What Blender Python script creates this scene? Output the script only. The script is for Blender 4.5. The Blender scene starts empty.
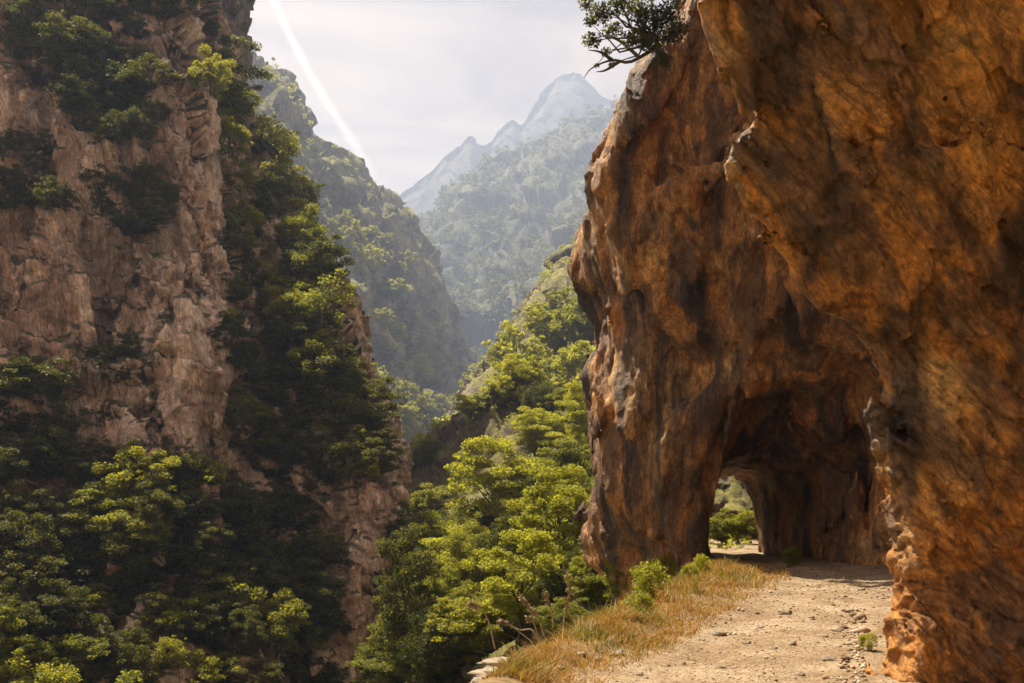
import bpy, math, random
import numpy as np
from mathutils import Vector
R = math.radians
rng = np.random.default_rng(7)
random.seed(7)
scene = bpy.context.scene
COL = scene.collection

# ------------------------------------------------------------------ camera
FPX, HOR, EYE = 1000.0, 510.0, 1.6          # focal length in pixels, horizon row, eye height
cam = bpy.data.objects.new('camera', bpy.data.cameras.new('camera'))
COL.objects.link(cam)
cam.location = (0, 0, EYE)
cam.rotation_euler = (R(90), 0, 0)
cam.data.sensor_width = 36.0
cam.data.lens = 36.0 * FPX / 1024
cam.data.shift_y = (HOR - 341.5) / 1024
cam.data.clip_start = 0.1
cam.data.clip_end = 20000
scene.camera = cam

# ------------------------------------------------------------------ sun, sky, exposure
SUN_EL = 63.0
SUN_AZ = (-0.68, 0.733)                       # horizontal direction towards the sun
SUN_STRENGTH = 5.0
SKY_STRENGTH = 0.05
sun = bpy.data.objects.new('sun', bpy.data.lights.new('sun', 'SUN'))
COL.objects.link(sun)
sun.data.energy = SUN_STRENGTH
sun.data.angle = R(0.6)
sun.data.color = (1.0, 0.88, 0.68)
sdir = Vector((SUN_AZ[0] * math.cos(R(SUN_EL)), SUN_AZ[1] * math.cos(R(SUN_EL)), math.sin(R(SUN_EL)))).normalized()
sun.rotation_euler = sdir.to_track_quat('Z', 'Y').to_euler()

world = bpy.data.worlds.new('World')
scene.world = world
world.use_nodes = True
wt = world.node_tree
wt.nodes.clear()
def wn(t, **k):
    n = wt.nodes.new(t)
    for a, b in k.items(): setattr(n, a, b)
    return n
sky = wn('ShaderNodeTexSky', sky_type='NISHITA', sun_disc=False)
sky.sun_elevation = R(SUN_EL)
sky.sun_rotation = math.atan2(SUN_AZ[0], SUN_AZ[1])
sky.air_density, sky.dust_density, sky.ozone_density = 1.0, 3.0, 1.0
bg = wn('ShaderNodeBackground'); bg.inputs['Strength'].default_value = SKY_STRENGTH
wo = wn('ShaderNodeOutputWorld')
tc = wn('ShaderNodeTexCoord')
mp = wn('ShaderNodeMapping'); mp.inputs['Rotation'].default_value = (0.0, R(-14), 0.0); mp.inputs['Scale'].default_value = (1.6, 1.0, 9.0)
nz = wn('ShaderNodeTexNoise'); nz.inputs['Scale'].default_value = 1.7; nz.inputs['Detail'].default_value = 7; nz.inputs['Roughness'].default_value = 0.55
nz.inputs['Distortion'].default_value = 0.6
rp = wn('ShaderNodeValToRGB'); rp.color_ramp.elements[0].position = 0.38; rp.color_ramp.elements[1].position = 0.66
mulc = wn('ShaderNodeMath', operation='MULTIPLY'); mulc.inputs[1].default_value = 1.0
cmix = wn('ShaderNodeMix', data_type='RGBA'); cmix.inputs['A'].default_value = (2.75, 1.95, 1.45, 1); cmix.inputs['B'].default_value = (7.6, 5.4, 3.4, 1)
mixc = wn('ShaderNodeMix', data_type='RGBA')
mixc.inputs['Factor'].default_value = 0.93
wl = wt.links.new
wl(tc.outputs['Generated'], mp.inputs['Vector']); wl(mp.outputs['Vector'], nz.inputs['Vector'])
wl(nz.outputs['Fac'], rp.inputs['Fac']); wl(rp.outputs['Color'], mulc.inputs[0]); wl(mulc.outputs[0], cmix.inputs['Factor'])
wl(cmix.outputs['Result'], mixc.inputs['B']); wl(sky.outputs['Color'], mixc.inputs['A'])
wl(mixc.outputs['Result'], bg.inputs['Color']); wl(bg.outputs['Background'], wo.inputs['Surface'])

vs = scene.view_settings
vs.view_transform = 'Standard'; vs.look = 'None'; vs.exposure = 1.5; vs.gamma = 1.0; vs.use_curve_mapping = False
scene.render.engine = 'CYCLES'
cy = scene.cycles
cy.max_bounces = 7; cy.diffuse_bounces = 4; cy.glossy_bounces = 2; cy.transmission_bounces = 3
cy.volume_bounces = 0; cy.transparent_max_bounces = 8
cy.caustics_reflective = cy.caustics_refractive = False
cy.use_denoising = True
cy.use_adaptive_sampling = True; cy.adaptive_threshold = 0.02

# ------------------------------------------------------------------ helpers
def at(px, py, Y):
    return np.array(((px - 512) / FPX * Y, Y, EYE + (HOR - py) / FPX * Y))

def tag(o, label=None, cat=None, group=None, kind=None):
    for k, v in (('label', label), ('category', cat), ('group', group), ('kind', kind)):
        if v: o[k] = v
    return o

def mk_mesh(name, V, F, smooth=True):
    V = np.ascontiguousarray(V, dtype=np.float32); F = np.ascontiguousarray(F, dtype=np.int32)
    me = bpy.data.meshes.new(name)
    n = F.shape[1]
    me.vertices.add(len(V)); me.vertices.foreach_set('co', V.ravel())
    me.loops.add(F.size); me.loops.foreach_set('vertex_index', F.ravel())
    me.polygons.add(len(F)); me.polygons.foreach_set('loop_start', np.arange(0, F.size, n, dtype=np.int32))
    me.update(calc_edges=True)
    if smooth: me.polygons.foreach_set('use_smooth', np.ones(len(F), dtype=bool))
    me.validate()
    return me

def add_obj(name, me, mat=None, parent=None):
    o = bpy.data.objects.new(name, me); COL.objects.link(o)
    if mat is not None and len(me.materials) == 0: me.materials.append(mat)
    if parent is not None: o.parent = parent
    return o

def empty(name, loc, rz=0.0, scale=1.0):
    o = bpy.data.objects.new(name, None); COL.objects.link(o)
    o.location = loc; o.rotation_euler = (0, 0, rz); o.scale = (scale,) * 3
    o.empty_display_size = 0.3
    return o

# ---- numpy noise
def _hash(ix, iy, iz, seed):
    h = (ix.astype(np.uint32) * np.uint32(374761393)) ^ (iy.astype(np.uint32) * np.uint32(668265263)) ^ (iz.astype(np.uint32) * np.uint32(2246822519)) ^ np.uint32((seed * 3266489917) & 0xffffffff)
    h = (h ^ (h >> np.uint32(13))) * np.uint32(1274126177)
    h = (h ^ (h >> np.uint32(15))) * np.uint32(2246822519)
    return h ^ (h >> np.uint32(16))

_G = rng.normal(size=(256, 3)).astype(np.float32); _G /= np.linalg.norm(_G, axis=1)[:, None]
def perlin(P, seed=0):
    out = np.empty(len(P), np.float32)
    for s in range(0, len(P), 400000):
        p = np.asarray(P[s:s + 400000], np.float32)
        i = np.floor(p).astype(np.int64); f = p - i
        u = f * f * f * (f * (f * 6 - 15) + 10)
        r = 0
        for dx in (0, 1):
            wx = u[:, 0] if dx else 1 - u[:, 0]
            for dy in (0, 1):
                wy = u[:, 1] if dy else 1 - u[:, 1]
                for dz in (0, 1):
                    wz = u[:, 2] if dz else 1 - u[:, 2]
                    g = _G[_hash(i[:, 0] + dx, i[:, 1] + dy, i[:, 2] + dz, seed) & np.uint32(255)]
                    r = r + wx * wy * wz * ((f[:, 0] - dx) * g[:, 0] + (f[:, 1] - dy) * g[:, 1] + (f[:, 2] - dz) * g[:, 2])
        out[s:s + 400000] = r * 1.5
    return out

def fbm(P, scale, octv=4, gain=0.5, seed=0, ridge=False):
    P = np.asarray(P, np.float32) / scale
    a, r, n = 1.0, 0, 0
    for o in range(octv):
        v = perlin(P * (2.03 ** o) + o * 17.3, seed + o)
        if ridge: v = 0.5 - 2 * np.abs(v)
        r = r + a * v; n += a; a *= gain
    return r / n

def facets(P, scale, seed=0, tilt=0.9):
    """Chipped rock: every Voronoi cell is a tilted flat facet; returns about -1..1."""
    out = np.empty(len(P), np.float32)
    for s in range(0, len(P), 200000):
        p = np.asarray(P[s:s + 200000], np.float32) / scale
        i = np.floor(p).astype(np.int64)
        best = np.full(len(p), 1e9, np.float32); val = np.zeros(len(p), np.float32)
        for dx in (-1, 0, 1):
            for dy in (-1, 0, 1):
                for dz in (-1, 0, 1):
                    c = i + np.array((dx, dy, dz))
                    h = _hash(c[:, 0], c[:, 1], c[:, 2], seed)
                    q = np.stack(((h & np.uint32(1023)), ((h >> np.uint32(10)) & np.uint32(1023)), ((h >> np.uint32(20)) & np.uint32(1023))), 1).astype(np.float32) / 1023
                    d = p - (c + q)
                    d2 = (d * d).sum(1)
                    m = d2 < best
                    if m.any():
                        g = _G[(h[m] >> np.uint32(7)) & np.uint32(255)]
                        val[m] = (d[m] * g).sum(1) * tilt * 2 + (((h[m] >> np.uint32(3)) & np.uint32(255)).astype(np.float32) / 255 - 0.5) * 0.9
                        best[m] = d2[m]
        out[s:s + 200000] = val
    return out

def vnormals(V, F):
    a, b, c, d = (V[F[:, k]] for k in range(4))
    n = np.cross(c - a, d - b)
    N = np.zeros_like(V)
    for k in range(4):
        for ax in range(3):
            N[:, ax] += np.bincount(F[:, k], weights=n[:, ax], minlength=len(V))
    return N / (np.linalg.norm(N, axis=1)[:, None] + 1e-12)

def cr_interp(C, n):
    """Catmull-Rom along axis 0 of C to n samples."""
    C = np.asarray(C, float); m = len(C)
    E = np.concatenate([2 * C[:1] - C[1:2], C, 2 * C[-1:] - C[-2:-1]])
    t = np.linspace(0, m - 1, n); i = np.minimum(t.astype(int), m - 2); f = (t - i)
    sh = (n,) + (1,) * (C.ndim - 1); f = f.reshape(sh)
    p0, p1, p2, p3 = E[i], E[i + 1], E[i + 2], E[i + 3]
    return 0.5 * (2 * p1 + (p2 - p0) * f + (2 * p0 - 5 * p1 + 4 * p2 - p3) * f ** 2 + (3 * p1 - p0 - 3 * p2 + p3) * f ** 3)

def grid_faces(nr, nc):
    idx = np.arange(nr * nc).reshape(nr, nc)
    return np.stack((idx[:-1, :-1], idx[1:, :-1], idx[1:, 1:], idx[:-1, 1:]), -1).reshape(-1, 4)

def relief(name, rows, nr, nc, disp, mat, kind='structure', k=1.0):
    """A rock or hill face lofted through rows of surveyed points (seen column, seen row, distance), then roughened."""
    C = np.array([[at(x, y, Y * k) for x, y, Y in r] for r in rows])
    G = cr_interp(C, nr)
    G = cr_interp(G.transpose(1, 0, 2), nc).transpose(1, 0, 2)
    V = G.reshape(-1, 3); F = grid_faces(nr, nc)
    for fn in disp:
        N = vnormals(V, F)
        V = V + N * fn(V)[:, None]
    o = add_obj(name, mk_mesh(name, V, F), mat)
    if kind: o['kind'] = kind
    return o

# ------------------------------------------------------------------ materials
def new_mat(name):
    m = bpy.data.materials.new(name); m.use_nodes = True
    nt = m.node_tree; nt.nodes.clear()
    return m, nt
def N_(nt, t, ins=None, **k):
    n = nt.nodes.new(t)
    for a, b in k.items(): setattr(n, a, b)
    for a, b in (ins or {}).items(): n.inputs[a].default_value = b
    return n
def ramp(nt, fac, stops):
    r = nt.nodes.new('ShaderNodeValToRGB'); cr = r.color_ramp
    while len(cr.elements) < len(stops): cr.elements.new(0.5)
    for e, (p, c) in zip(cr.elements, stops):
        e.position = p; e.color = (c[0], c[1], c[2], 1) if len(c) == 3 else c
    nt.links.new(fac, r.inputs['Fac']); return r.outputs['Color']
def noise(nt, vec, scale, detail=6, rough=0.6, dist=0.0):
    n = N_(nt, 'ShaderNodeTexNoise', {'Scale': scale, 'Detail': detail, 'Roughness': rough, 'Distortion': dist})
    nt.links.new(vec, n.inputs['Vector']); return n.outputs['Fac']
def mapping(nt, vec, scale=(1, 1, 1), rot=(0, 0, 0)):
    n = N_(nt, 'ShaderNodeMapping', {'Scale': scale, 'Rotation': rot}); nt.links.new(vec, n.inputs['Vector']); return n.outputs['Vector']
def mix(nt, f, a, b, mode='MIX'):
    n = N_(nt, 'ShaderNodeMix', data_type='RGBA', blend_type=mode)
    for s, v in (('Factor', f), ('A', a), ('B', b)):
        if hasattr(v, 'links') or hasattr(v, 'is_linked'): nt.links.new(v, n.inputs[s])
        elif isinstance(v, tuple): n.inputs[s].default_value = (*v[:3], 1)
        else: n.inputs[s].default_value = v
    return n.outputs['Result']

def rock_mat(name, stops, scale, patch, patch_amt, streak_amt, bump, rough=0.9, streak_col=(0.045, 0.032, 0.025), strata_rot=(0, R(-50), R(-15)), green=None, spec=0.35, sv=(0.9, 0.9, 2.2)):
    m, nt = new_mat(name); L = nt.links.new
    g = N_(nt, 'ShaderNodeTexCoord').outputs['Object']
    big = noise(nt, g, 0.45 / scale, 9, 0.66, 0.5)
    col = ramp(nt, big, stops)
    # strata: stretched noise
    sg = mapping(nt, mapping(nt, g, (1, 1, 1), strata_rot), tuple(v / scale for v in sv))
    st = noise(nt, sg, 0.9, 9, 0.68, 0.7)
    col = mix(nt, 0.7, col, ramp(nt, st, [(0.32, (0.42, 0.40, 0.38)), (0.5, (0.95, 0.93, 0.9)), (0.68, (1.45, 1.35, 1.2))]), 'MULTIPLY')
    pf = noise(nt, mapping(nt, sg, (1, 1, 0.6)), 0.8, 7, 0.62, 0.5)
    pm = ramp(nt, pf, [(0.49, (0, 0, 0)), (0.555, (patch_amt,) * 3)])
    col = mix(nt, pm, col, patch)
    sk = noise(nt, mapping(nt, g, (1.6 / scale, 1.6 / scale, 0.10 / scale)), 1.0, 5, 0.6, 0.2)
    sm = ramp(nt, sk, [(0.49, (0, 0, 0)), (0.62, (streak_amt,) * 3)])
    col = mix(nt, sm, col, streak_col)
    fine = noise(nt, g, 9.0 / scale, 8, 0.72)
    grain = noise(nt, mapping(nt, sg, (1.2, 1.2, 0.5)), 14.0, 6, 0.75, 0.5)
    col = mix(nt, 0.85, col, ramp(nt, grain, [(0.36, (0.45, 0.42, 0.40)), (0.47, (0.95, 0.95, 0.95)), (0.56, (1.15, 1.13, 1.1)), (0.68, (1.9, 1.75, 1.5))]), 'MULTIPLY')
    col = mix(nt, 0.8, col, ramp(nt, fine, [(0.3, (0.55, 0.55, 0.55)), (0.7, (1.3, 1.3, 1.3))]), 'MULTIPLY')
    if green:
        gn = noise(nt, g, 0.6 / scale, 7, 0.65, 0.2)
        geo = N_(nt, 'ShaderNodeNewGeometry')
        sx = N_(nt, 'ShaderNodeSeparateXYZ'); L(geo.outputs['Normal'], sx.inputs[0])
        a = N_(nt, 'ShaderNodeMath', operation='MULTIPLY_ADD'); L(sx.outputs['Z'], a.inputs[0]); a.inputs[1].default_value = 0.5; L(gn, a.inputs[2])
        gm = ramp(nt, a.outputs[0], [(green[1], (0, 0, 0)), (green[1] + 0.12, (green[2],) * 3)])
        gc = ramp(nt, noise(nt, g, 3.0 / scale, 6, 0.7), [(0.3, tuple(c * 0.6 for c in green[0])), (0.7, tuple(c * 1.35 for c in green[0]))])
        col = mix(nt, gm, col, gc)
    ck = noise(nt, sg, 0.8, 6, 0.6, 0.7)
    cc = ramp(nt, ck, [(0.470, (1, 1, 1)), (0.492, (0.35, 0.31, 0.28)), (0.50, (0.3, 0.27, 0.25)), (0.53, (1, 1, 1))])
    col = mix(nt, 0.55, col, cc, 'MULTIPLY')
    ck2 = noise(nt, sg, 2.6, 7, 0.68, 0.6)
    cc2 = ramp(nt, ck2, [(0.46, (1, 1, 1)), (0.50, (0.5, 0.47, 0.45)), (0.54, (1.15, 1.14, 1.12)), (0.66, (1.65, 1.5, 1.3))])
    col = mix(nt, 0.6, col, cc2, 'MULTIPLY')
    b = N_(nt, 'ShaderNodeBsdfPrincipled', {'Roughness': rough, 'Specular IOR Level': spec})
    L(col, b.inputs['Base Color'])
    # bump: fine noise + cracks
    vor = N_(nt, 'ShaderNodeTexVoronoi', {'Scale': 2.2 / scale}, feature='DISTANCE_TO_EDGE')
    L(sg, vor.inputs['Vector']); vor.inputs['Scale'].default_value = 2.2
    ve = ramp(nt, vor.outputs['Distance'], [(0.0, (0, 0, 0)), (0.10, (1, 1, 1))])
    h1 = mix(nt, 0.4, fine, ck2); h2 = mix(nt, 0.40, h1, st)
    bp = N_(nt, 'ShaderNodeBump', {'Strength': bump, 'Distance': 0.22 * scale})
    L(h2, bp.inputs['Height']); L(bp.outputs['Normal'], b.inputs['Normal'])
    o = N_(nt, 'ShaderNodeOutputMaterial'); L(b.outputs[0], o.inputs['Surface'])
    return m

def leaf_mat(name, dark, light, trans, tfac=0.45):
    m, nt = new_mat(name); L = nt.links.new
    oi = N_(nt, 'ShaderNodeObjectInfo'); geo = N_(nt, 'ShaderNodeNewGeometry')
    a = N_(nt, 'ShaderNodeMath', operation='MULTIPLY_ADD'); L(geo.outputs['Random Per Island'], a.inputs[0]); a.inputs[1].default_value = 0.55
    s = N_(nt, 'ShaderNodeMath', operation='MULTIPLY'); L(oi.outputs['Random'], s.inputs[0]); s.inputs[1].default_value = 0.45
    L(s.outputs[0], a.inputs[2])
    c = ramp(nt, a.outputs[0], [(0.05, dark), (0.95, light)])
    t = mix(nt, 1.0, c, trans, 'MULTIPLY')
    d = N_(nt, 'ShaderNodeBsdfPrincipled', {'Roughness': 0.55, 'Specular IOR Level': 0.3}); L(c, d.inputs['Base Color'])
    tr = N_(nt, 'ShaderNodeBsdfTranslucent'); L(t, tr.inputs['Color'])
    ms = N_(nt, 'ShaderNodeMixShader'); ms.inputs[0].default_value = tfac
    L(d.outputs[0], ms.inputs[1]); L(tr.outputs[0], ms.inputs[2])
    o = N_(nt, 'ShaderNodeOutputMaterial'); L(ms.outputs[0], o.inputs['Surface'])
    return m

def plain_mat(name, c1, c2, scale=8, rough=0.9, bump=0.4):
    m, nt = new_mat(name); L = nt.links.new
    g = N_(nt, 'ShaderNodeTexCoord').outputs['Object']
    f = noise(nt, g, scale, 8, 0.65)
    b = N_(nt, 'ShaderNodeBsdfPrincipled', {'Roughness': rough, 'Specular IOR Level': 0.2}); L(ramp(nt, f, [(0.3, c1), (0.7, c2)]), b.inputs['Base Color'])
    bp = N_(nt, 'ShaderNodeBump', {'Strength': bump, 'Distance': 0.05}); L(f, bp.inputs['Height']); L(bp.outputs[0], b.inputs['Normal'])
    o = N_(nt, 'ShaderNodeOutputMaterial'); L(b.outputs[0], o.inputs['Surface'])
    return m

M = {}
M['red_rock'] = rock_mat('ochre_rock', [(0.30, (0.14, 0.075, 0.036)), (0.41, (0.42, 0.180, 0.042)), (0.52, (0.74, 0.310, 0.060)), (0.63, (0.76, 0.44, 0.15)), (0.76, (0.42, 0.26, 0.13))], 1.0,
                         (0.16, 0.098, 0.062), 0.70, 0.85, 1.0, rough=0.48, sv=(0.75, 0.75, 3.0))
M['arch_rock'] = rock_mat('brown_rock', [(0.30, (0.10, 0.062, 0.038)), (0.42, (0.28, 0.145, 0.058)), (0.53, (0.56, 0.26, 0.080)), (0.63, (0.68, 0.42, 0.18)), (0.76, (0.26, 0.17, 0.10))], 1.6,
                         (0.12, 0.080, 0.055), 0.75, 0.9, 1.0, rough=0.6, strata_rot=(R(5), R(-6), 0), sv=(2.0, 2.0, 0.8))
M['left_rock'] = rock_mat('pale_rock', [(0.25, (0.32, 0.215, 0.165)), (0.42, (0.62, 0.45, 0.36)), (0.60, (0.80, 0.64, 0.54)), (0.80, (0.66, 0.42, 0.24))], 6.0,
                          (0.36, 0.19, 0.09), 0.5, 0.55, 0.9, streak_col=(0.09, 0.06, 0.045), green=((0.035, 0.05, 0.012), 0.74, 0.9), strata_rot=(0, R(8), 0), sv=(3.0, 3.0, 0.9))
M['grey_rock'] = rock_mat('grey_rock', [(0.25, (0.10, 0.09, 0.08)), (0.5, (0.24, 0.21, 0.18)), (0.75, (0.34, 0.30, 0.25))], 7.0,
                          (0.17, 0.13, 0.10), 0.5, 0.5, 0.9, streak_col=(0.07, 0.06, 0.05), green=((0.19, 0.175, 0.045), 0.66, 0.95))
M['hill'] = rock_mat('hill_ground', [(0.25, (0.12, 0.11, 0.09)), (0.5, (0.26, 0.23, 0.19)), (0.75, (0.36, 0.32, 0.26))], 42.0,
                     (0.20, 0.17, 0.12), 0.5, 0.3, 0.9, streak_col=(0.08, 0.07, 0.06), green=((0.17, 0.165, 0.045), 0.58, 0.95))
M['far'] = rock_mat('far_mountain', [(0.25, (0.16, 0.14, 0.12)), (0.5, (0.28, 0.25, 0.21)), (0.75, (0.38, 0.34, 0.28))], 130.0,
                    (0.20, 0.18, 0.13), 0.5, 0.3, 0.9, streak_col=(0.10, 0.09, 0.08), green=((0.09, 0.10, 0.035), 0.66, 0.9))
M['far_peak'] = rock_mat('far_peak_rock', [(0.25, (0.07, 0.065, 0.06)), (0.5, (0.12, 0.11, 0.10)), (0.75, (0.17, 0.15, 0.13))], 130.0,
                    (0.10, 0.09, 0.07), 0.5, 0.3, 0.9, streak_col=(0.06, 0.055, 0.05))
M['bark'] = plain_mat('bark', (0.05, 0.035, 0.024), (0.15, 0.11, 0.08), 6)
M['stone'] = plain_mat('path_stone', (0.22, 0.17, 0.12), (0.46, 0.38, 0.29), 7, bump=0.6)
M['straw'] = plain_mat('dry_stalk', (0.24, 0.17, 0.09), (0.46, 0.36, 0.22), 20)
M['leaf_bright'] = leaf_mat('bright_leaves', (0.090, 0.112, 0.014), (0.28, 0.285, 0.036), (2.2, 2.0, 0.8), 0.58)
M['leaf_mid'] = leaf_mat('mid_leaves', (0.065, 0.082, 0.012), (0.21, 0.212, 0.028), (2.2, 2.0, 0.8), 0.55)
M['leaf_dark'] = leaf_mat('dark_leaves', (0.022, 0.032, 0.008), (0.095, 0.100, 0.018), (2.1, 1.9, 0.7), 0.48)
M['leaf_far'] = leaf_mat('far_leaves', (0.10, 0.118, 0.020), (0.27, 0.265, 0.045), (2.1, 2.0, 0.8), 0.55)
def chip_mat():
    m, nt = new_mat('gravel_chips'); L = nt.links.new
    geo = N_(nt, 'ShaderNodeNewGeometry')
    c = ramp(nt, geo.outputs['Random Per Island'], [(0.0, (0.14, 0.085, 0.05)), (0.45, (0.30, 0.21, 0.135)), (0.8, (0.42, 0.33, 0.24)), (1.0, (0.58, 0.50, 0.40))])
    b = N_(nt, 'ShaderNodeBsdfPrincipled', {'Roughness': 0.9, 'Specular IOR Level': 0.2}); L(c, b.inputs['Base Color'])
    o = N_(nt, 'ShaderNodeOutputMaterial'); L(b.outputs[0], o.inputs['Surface'])
    return m
M['chips'] = chip_mat()
M['grass'] = leaf_mat('dry_grass', (0.22, 0.120, 0.026), (0.58, 0.37, 0.105), (1.2, 1.1, 0.8), 0.35)
M['grass_green'] = leaf_mat('green_grass', (0.09, 0.10, 0.015), (0.24, 0.21, 0.04), (1.5, 1.5, 0.8), 0.4)

# ------------------------------------------------------------------ ground sheets
def ground_mats():
    m, nt = new_mat('gravel_path'); L = nt.links.new
    g = N_(nt, 'ShaderNodeTexCoord').outputs['Object']
    a = noise(nt, g, 0.9, 7, 0.6, 0.3); f = noise(nt, g, 26, 8, 0.75)
    col = ramp(nt, a, [(0.32, (0.20, 0.135, 0.08)), (0.5, (0.31, 0.225, 0.14)), (0.68, (0.41, 0.325, 0.23))])
    col = mix(nt, 0.9, col, ramp(nt, f, [(0.34, (0.4, 0.37, 0.34)), (0.5, (1, 1, 1)), (0.68, (1.4, 1.38, 1.35))]), 'MULTIPLY')
    sp = noise(nt, g, 11.0, 9, 0.8)
    col = mix(nt, 0.9, col, ramp(nt, sp, [(0.36, (0.42, 0.36, 0.32)), (0.46, (0.95, 0.95, 0.95)), (0.58, (1.05, 1.05, 1.05)), (0.68, (1.5, 1.48, 1.45))]), 'MULTIPLY')
    vo = N_(nt, 'ShaderNodeTexVoronoi', {'Scale': 22.0}); L(g, vo.inputs['Vector'])
    vc = ramp(nt, vo.outputs['Distance'], [(0.0, (1, 1, 1)), (0.5, (0.2, 0.2, 0.2))])
    h = mix(nt, 0.5, f, vc)
    b = N_(nt, 'ShaderNodeBsdfPrincipled', {'Roughness': 0.95, 'Specular IOR Level': 0.15}); L(col, b.inputs['Base Color'])
    bp = N_(nt, 'ShaderNodeBump', {'Strength': 0.9, 'Distance': 0.05}); L(h, bp.inputs['Height']); L(bp.outputs[0], b.inputs['Normal'])
    o = N_(nt, 'ShaderNodeOutputMaterial'); L(b.outputs[0], o.inputs['Surface'])
    m2 = plain_mat('verge_soil', (0.10, 0.065, 0.03), (0.30, 0.20, 0.09), 5)
    m3 = plain_mat('valley_floor', (0.05, 0.05, 0.02), (0.12, 0.11, 0.05), 0.05)
    return m, m2, m3
M['path'], M['soil'], M['valley'] = ground_mats()

EDGE_Y = [3, 9.25, 10.7, 14.7, 18.7, 24, 28, 36, 42, 60]        # drop edge of the shelf
EDGE_X = [-2.0, -.35, .1, 1.3, 2.4, 4.2, 5.0, 6.0, 7.2, 10.0]
PATH_Y = [3, 9.25, 10.3, 12.3, 16, 22.8, 25.8, 30, 36, 42, 60]  # left margin of the trodden path
PATH_X = [-.6, .35, .75, 1.7, 3.0, 5.9, 6.6, 6.8, 7.0, 8.2, 12.0]
def edge_x(Y): return np.interp(Y, EDGE_Y, EDGE_X)
def path_x(Y): return np.interp(Y, PATH_Y, PATH_X)
def ground_z(X, Y):
    P = np.stack((X, Y, np.zeros_like(X)), 1)
    n1 = fbm(P, 2.2, 4, 0.5, 31); n2 = fbm(P, 0.35, 3, 0.6, 37)
    ed = edge_x(Y) + 0.25 * n1; pa = path_x(Y)
    z = 0.06 * n1 + 0.034 * n2 - 0.05 * np.exp(-((X - path_x(Y) - 1.0) / .35) ** 2) - 0.05 * np.exp(-((X - path_x(Y) - 2.3) / .35) ** 2)
    z = z + 0.05 * np.clip((X - pa) / 6, 0, 1)
    verge = np.clip((X - ed) / np.maximum(pa - ed, .1), 0, 1)
    z = z + 0.13 * np.sin(np.pi * np.clip(verge, 0, 1)) * (X < pa)
    s = np.clip(ed - X, 0, None)
    z = z - (2.6 * s + 0.5 * s * s) * (1 + 0.35 * n1)
    return z
nY, nX = 420, 330
Yg = np.exp(np.linspace(np.log(5.0), np.log(60), nY))
tg = np.linspace(-1, 1, nX)
YY = np.repeat(Yg, nX); XX = np.tile(tg, nY)
XX = path_x(YY) + 1.5 + np.sign(XX) * np.abs(XX) ** 1.35 * 9.5
ZZ = ground_z(XX, YY)
GV = np.stack((XX, YY, ZZ), 1); GF = grid_faces(nY, nX)[:, ::-1]
cen = GV[GF].mean(1)
onp = cen[:, 0] > path_x(cen[:, 1]) + 0.35 * fbm(cen, 1.1, 4, 0.6, 41)
def sub_mesh(name, V, F, mat):
    u, inv = np.unique(F.ravel(), return_inverse=True)
    return tag(add_obj(name, mk_mesh(name, V[u], inv.reshape(F.shape)), mat), kind='structure')
path_o = sub_mesh('path', GV, GF[onp], M['path'])
bank_o = sub_mesh('verge_ground', GV, GF[~onp], M['soil'])
gs = mk_mesh('valley_ground', np.array([[-4500, -400, -75], [4500, -400, -75], [4500, 4300, -75], [-4500, 4300, -75]]), np.array([[0, 1, 2, 3]]))
tag(add_obj('valley_ground', gs, M['valley']), kind='structure')

# ------------------------------------------------------------------ the tunnel rock and the overhanging wall (implicit surface, meshed by surface nets)
def smin(a, b, k):
    h = np.clip(0.5 + 0.5 * (b - a) / k, 0, 1)
    return b * (1 - h) + a * h - k * h * (1 - h)
V_T = [-.30, -.173, -.05, .04, .15, .175, .20, .26, .31, .36, .40, .45, .51, .60, .80, 1.2]
U_T = [.335, .345, .366, .357, .345, .326, .293, .263, .254, .243, .238, .21, .188, .16, .13, .1]
PYS = [590, 570, 545, 510, 460, 420, 380, 330, 275, 250, 215, 185, 160, 120, 85, 40, 10, -60, -200]
PXS = [636, 614, 600, 594, 594, 597, 604, 600, 606, 600, 590, 580, 586, 601, 622, 646, 664, 690, 720]
XL_Z = [EYE + (HOR - y) * .029 for y in PYS]; XL_X = [(x - 512) * .0305 + .35 for x in PXS]
def seg_dist(P, a, b):
    ab = b - a; t = np.clip(((P - a) @ ab) / (ab @ ab), 0, 1)
    return np.linalg.norm(P - a - t[:, None] * ab, axis=1)
TUN_Y = [24, 26, 28, 31, 34, 37, 40]; TUN_C = [8.1, 8.05, 8.0, 8.0, 8.05, 8.05, 7.9]
TUN_W = [3.6, 3.0, 2.5, 2.0, 1.5, 1.25, 1.5]; TUN_H = [7.6, 6.9, 5.6, 4.2, 3.3, 2.95, 3.4]
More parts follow.
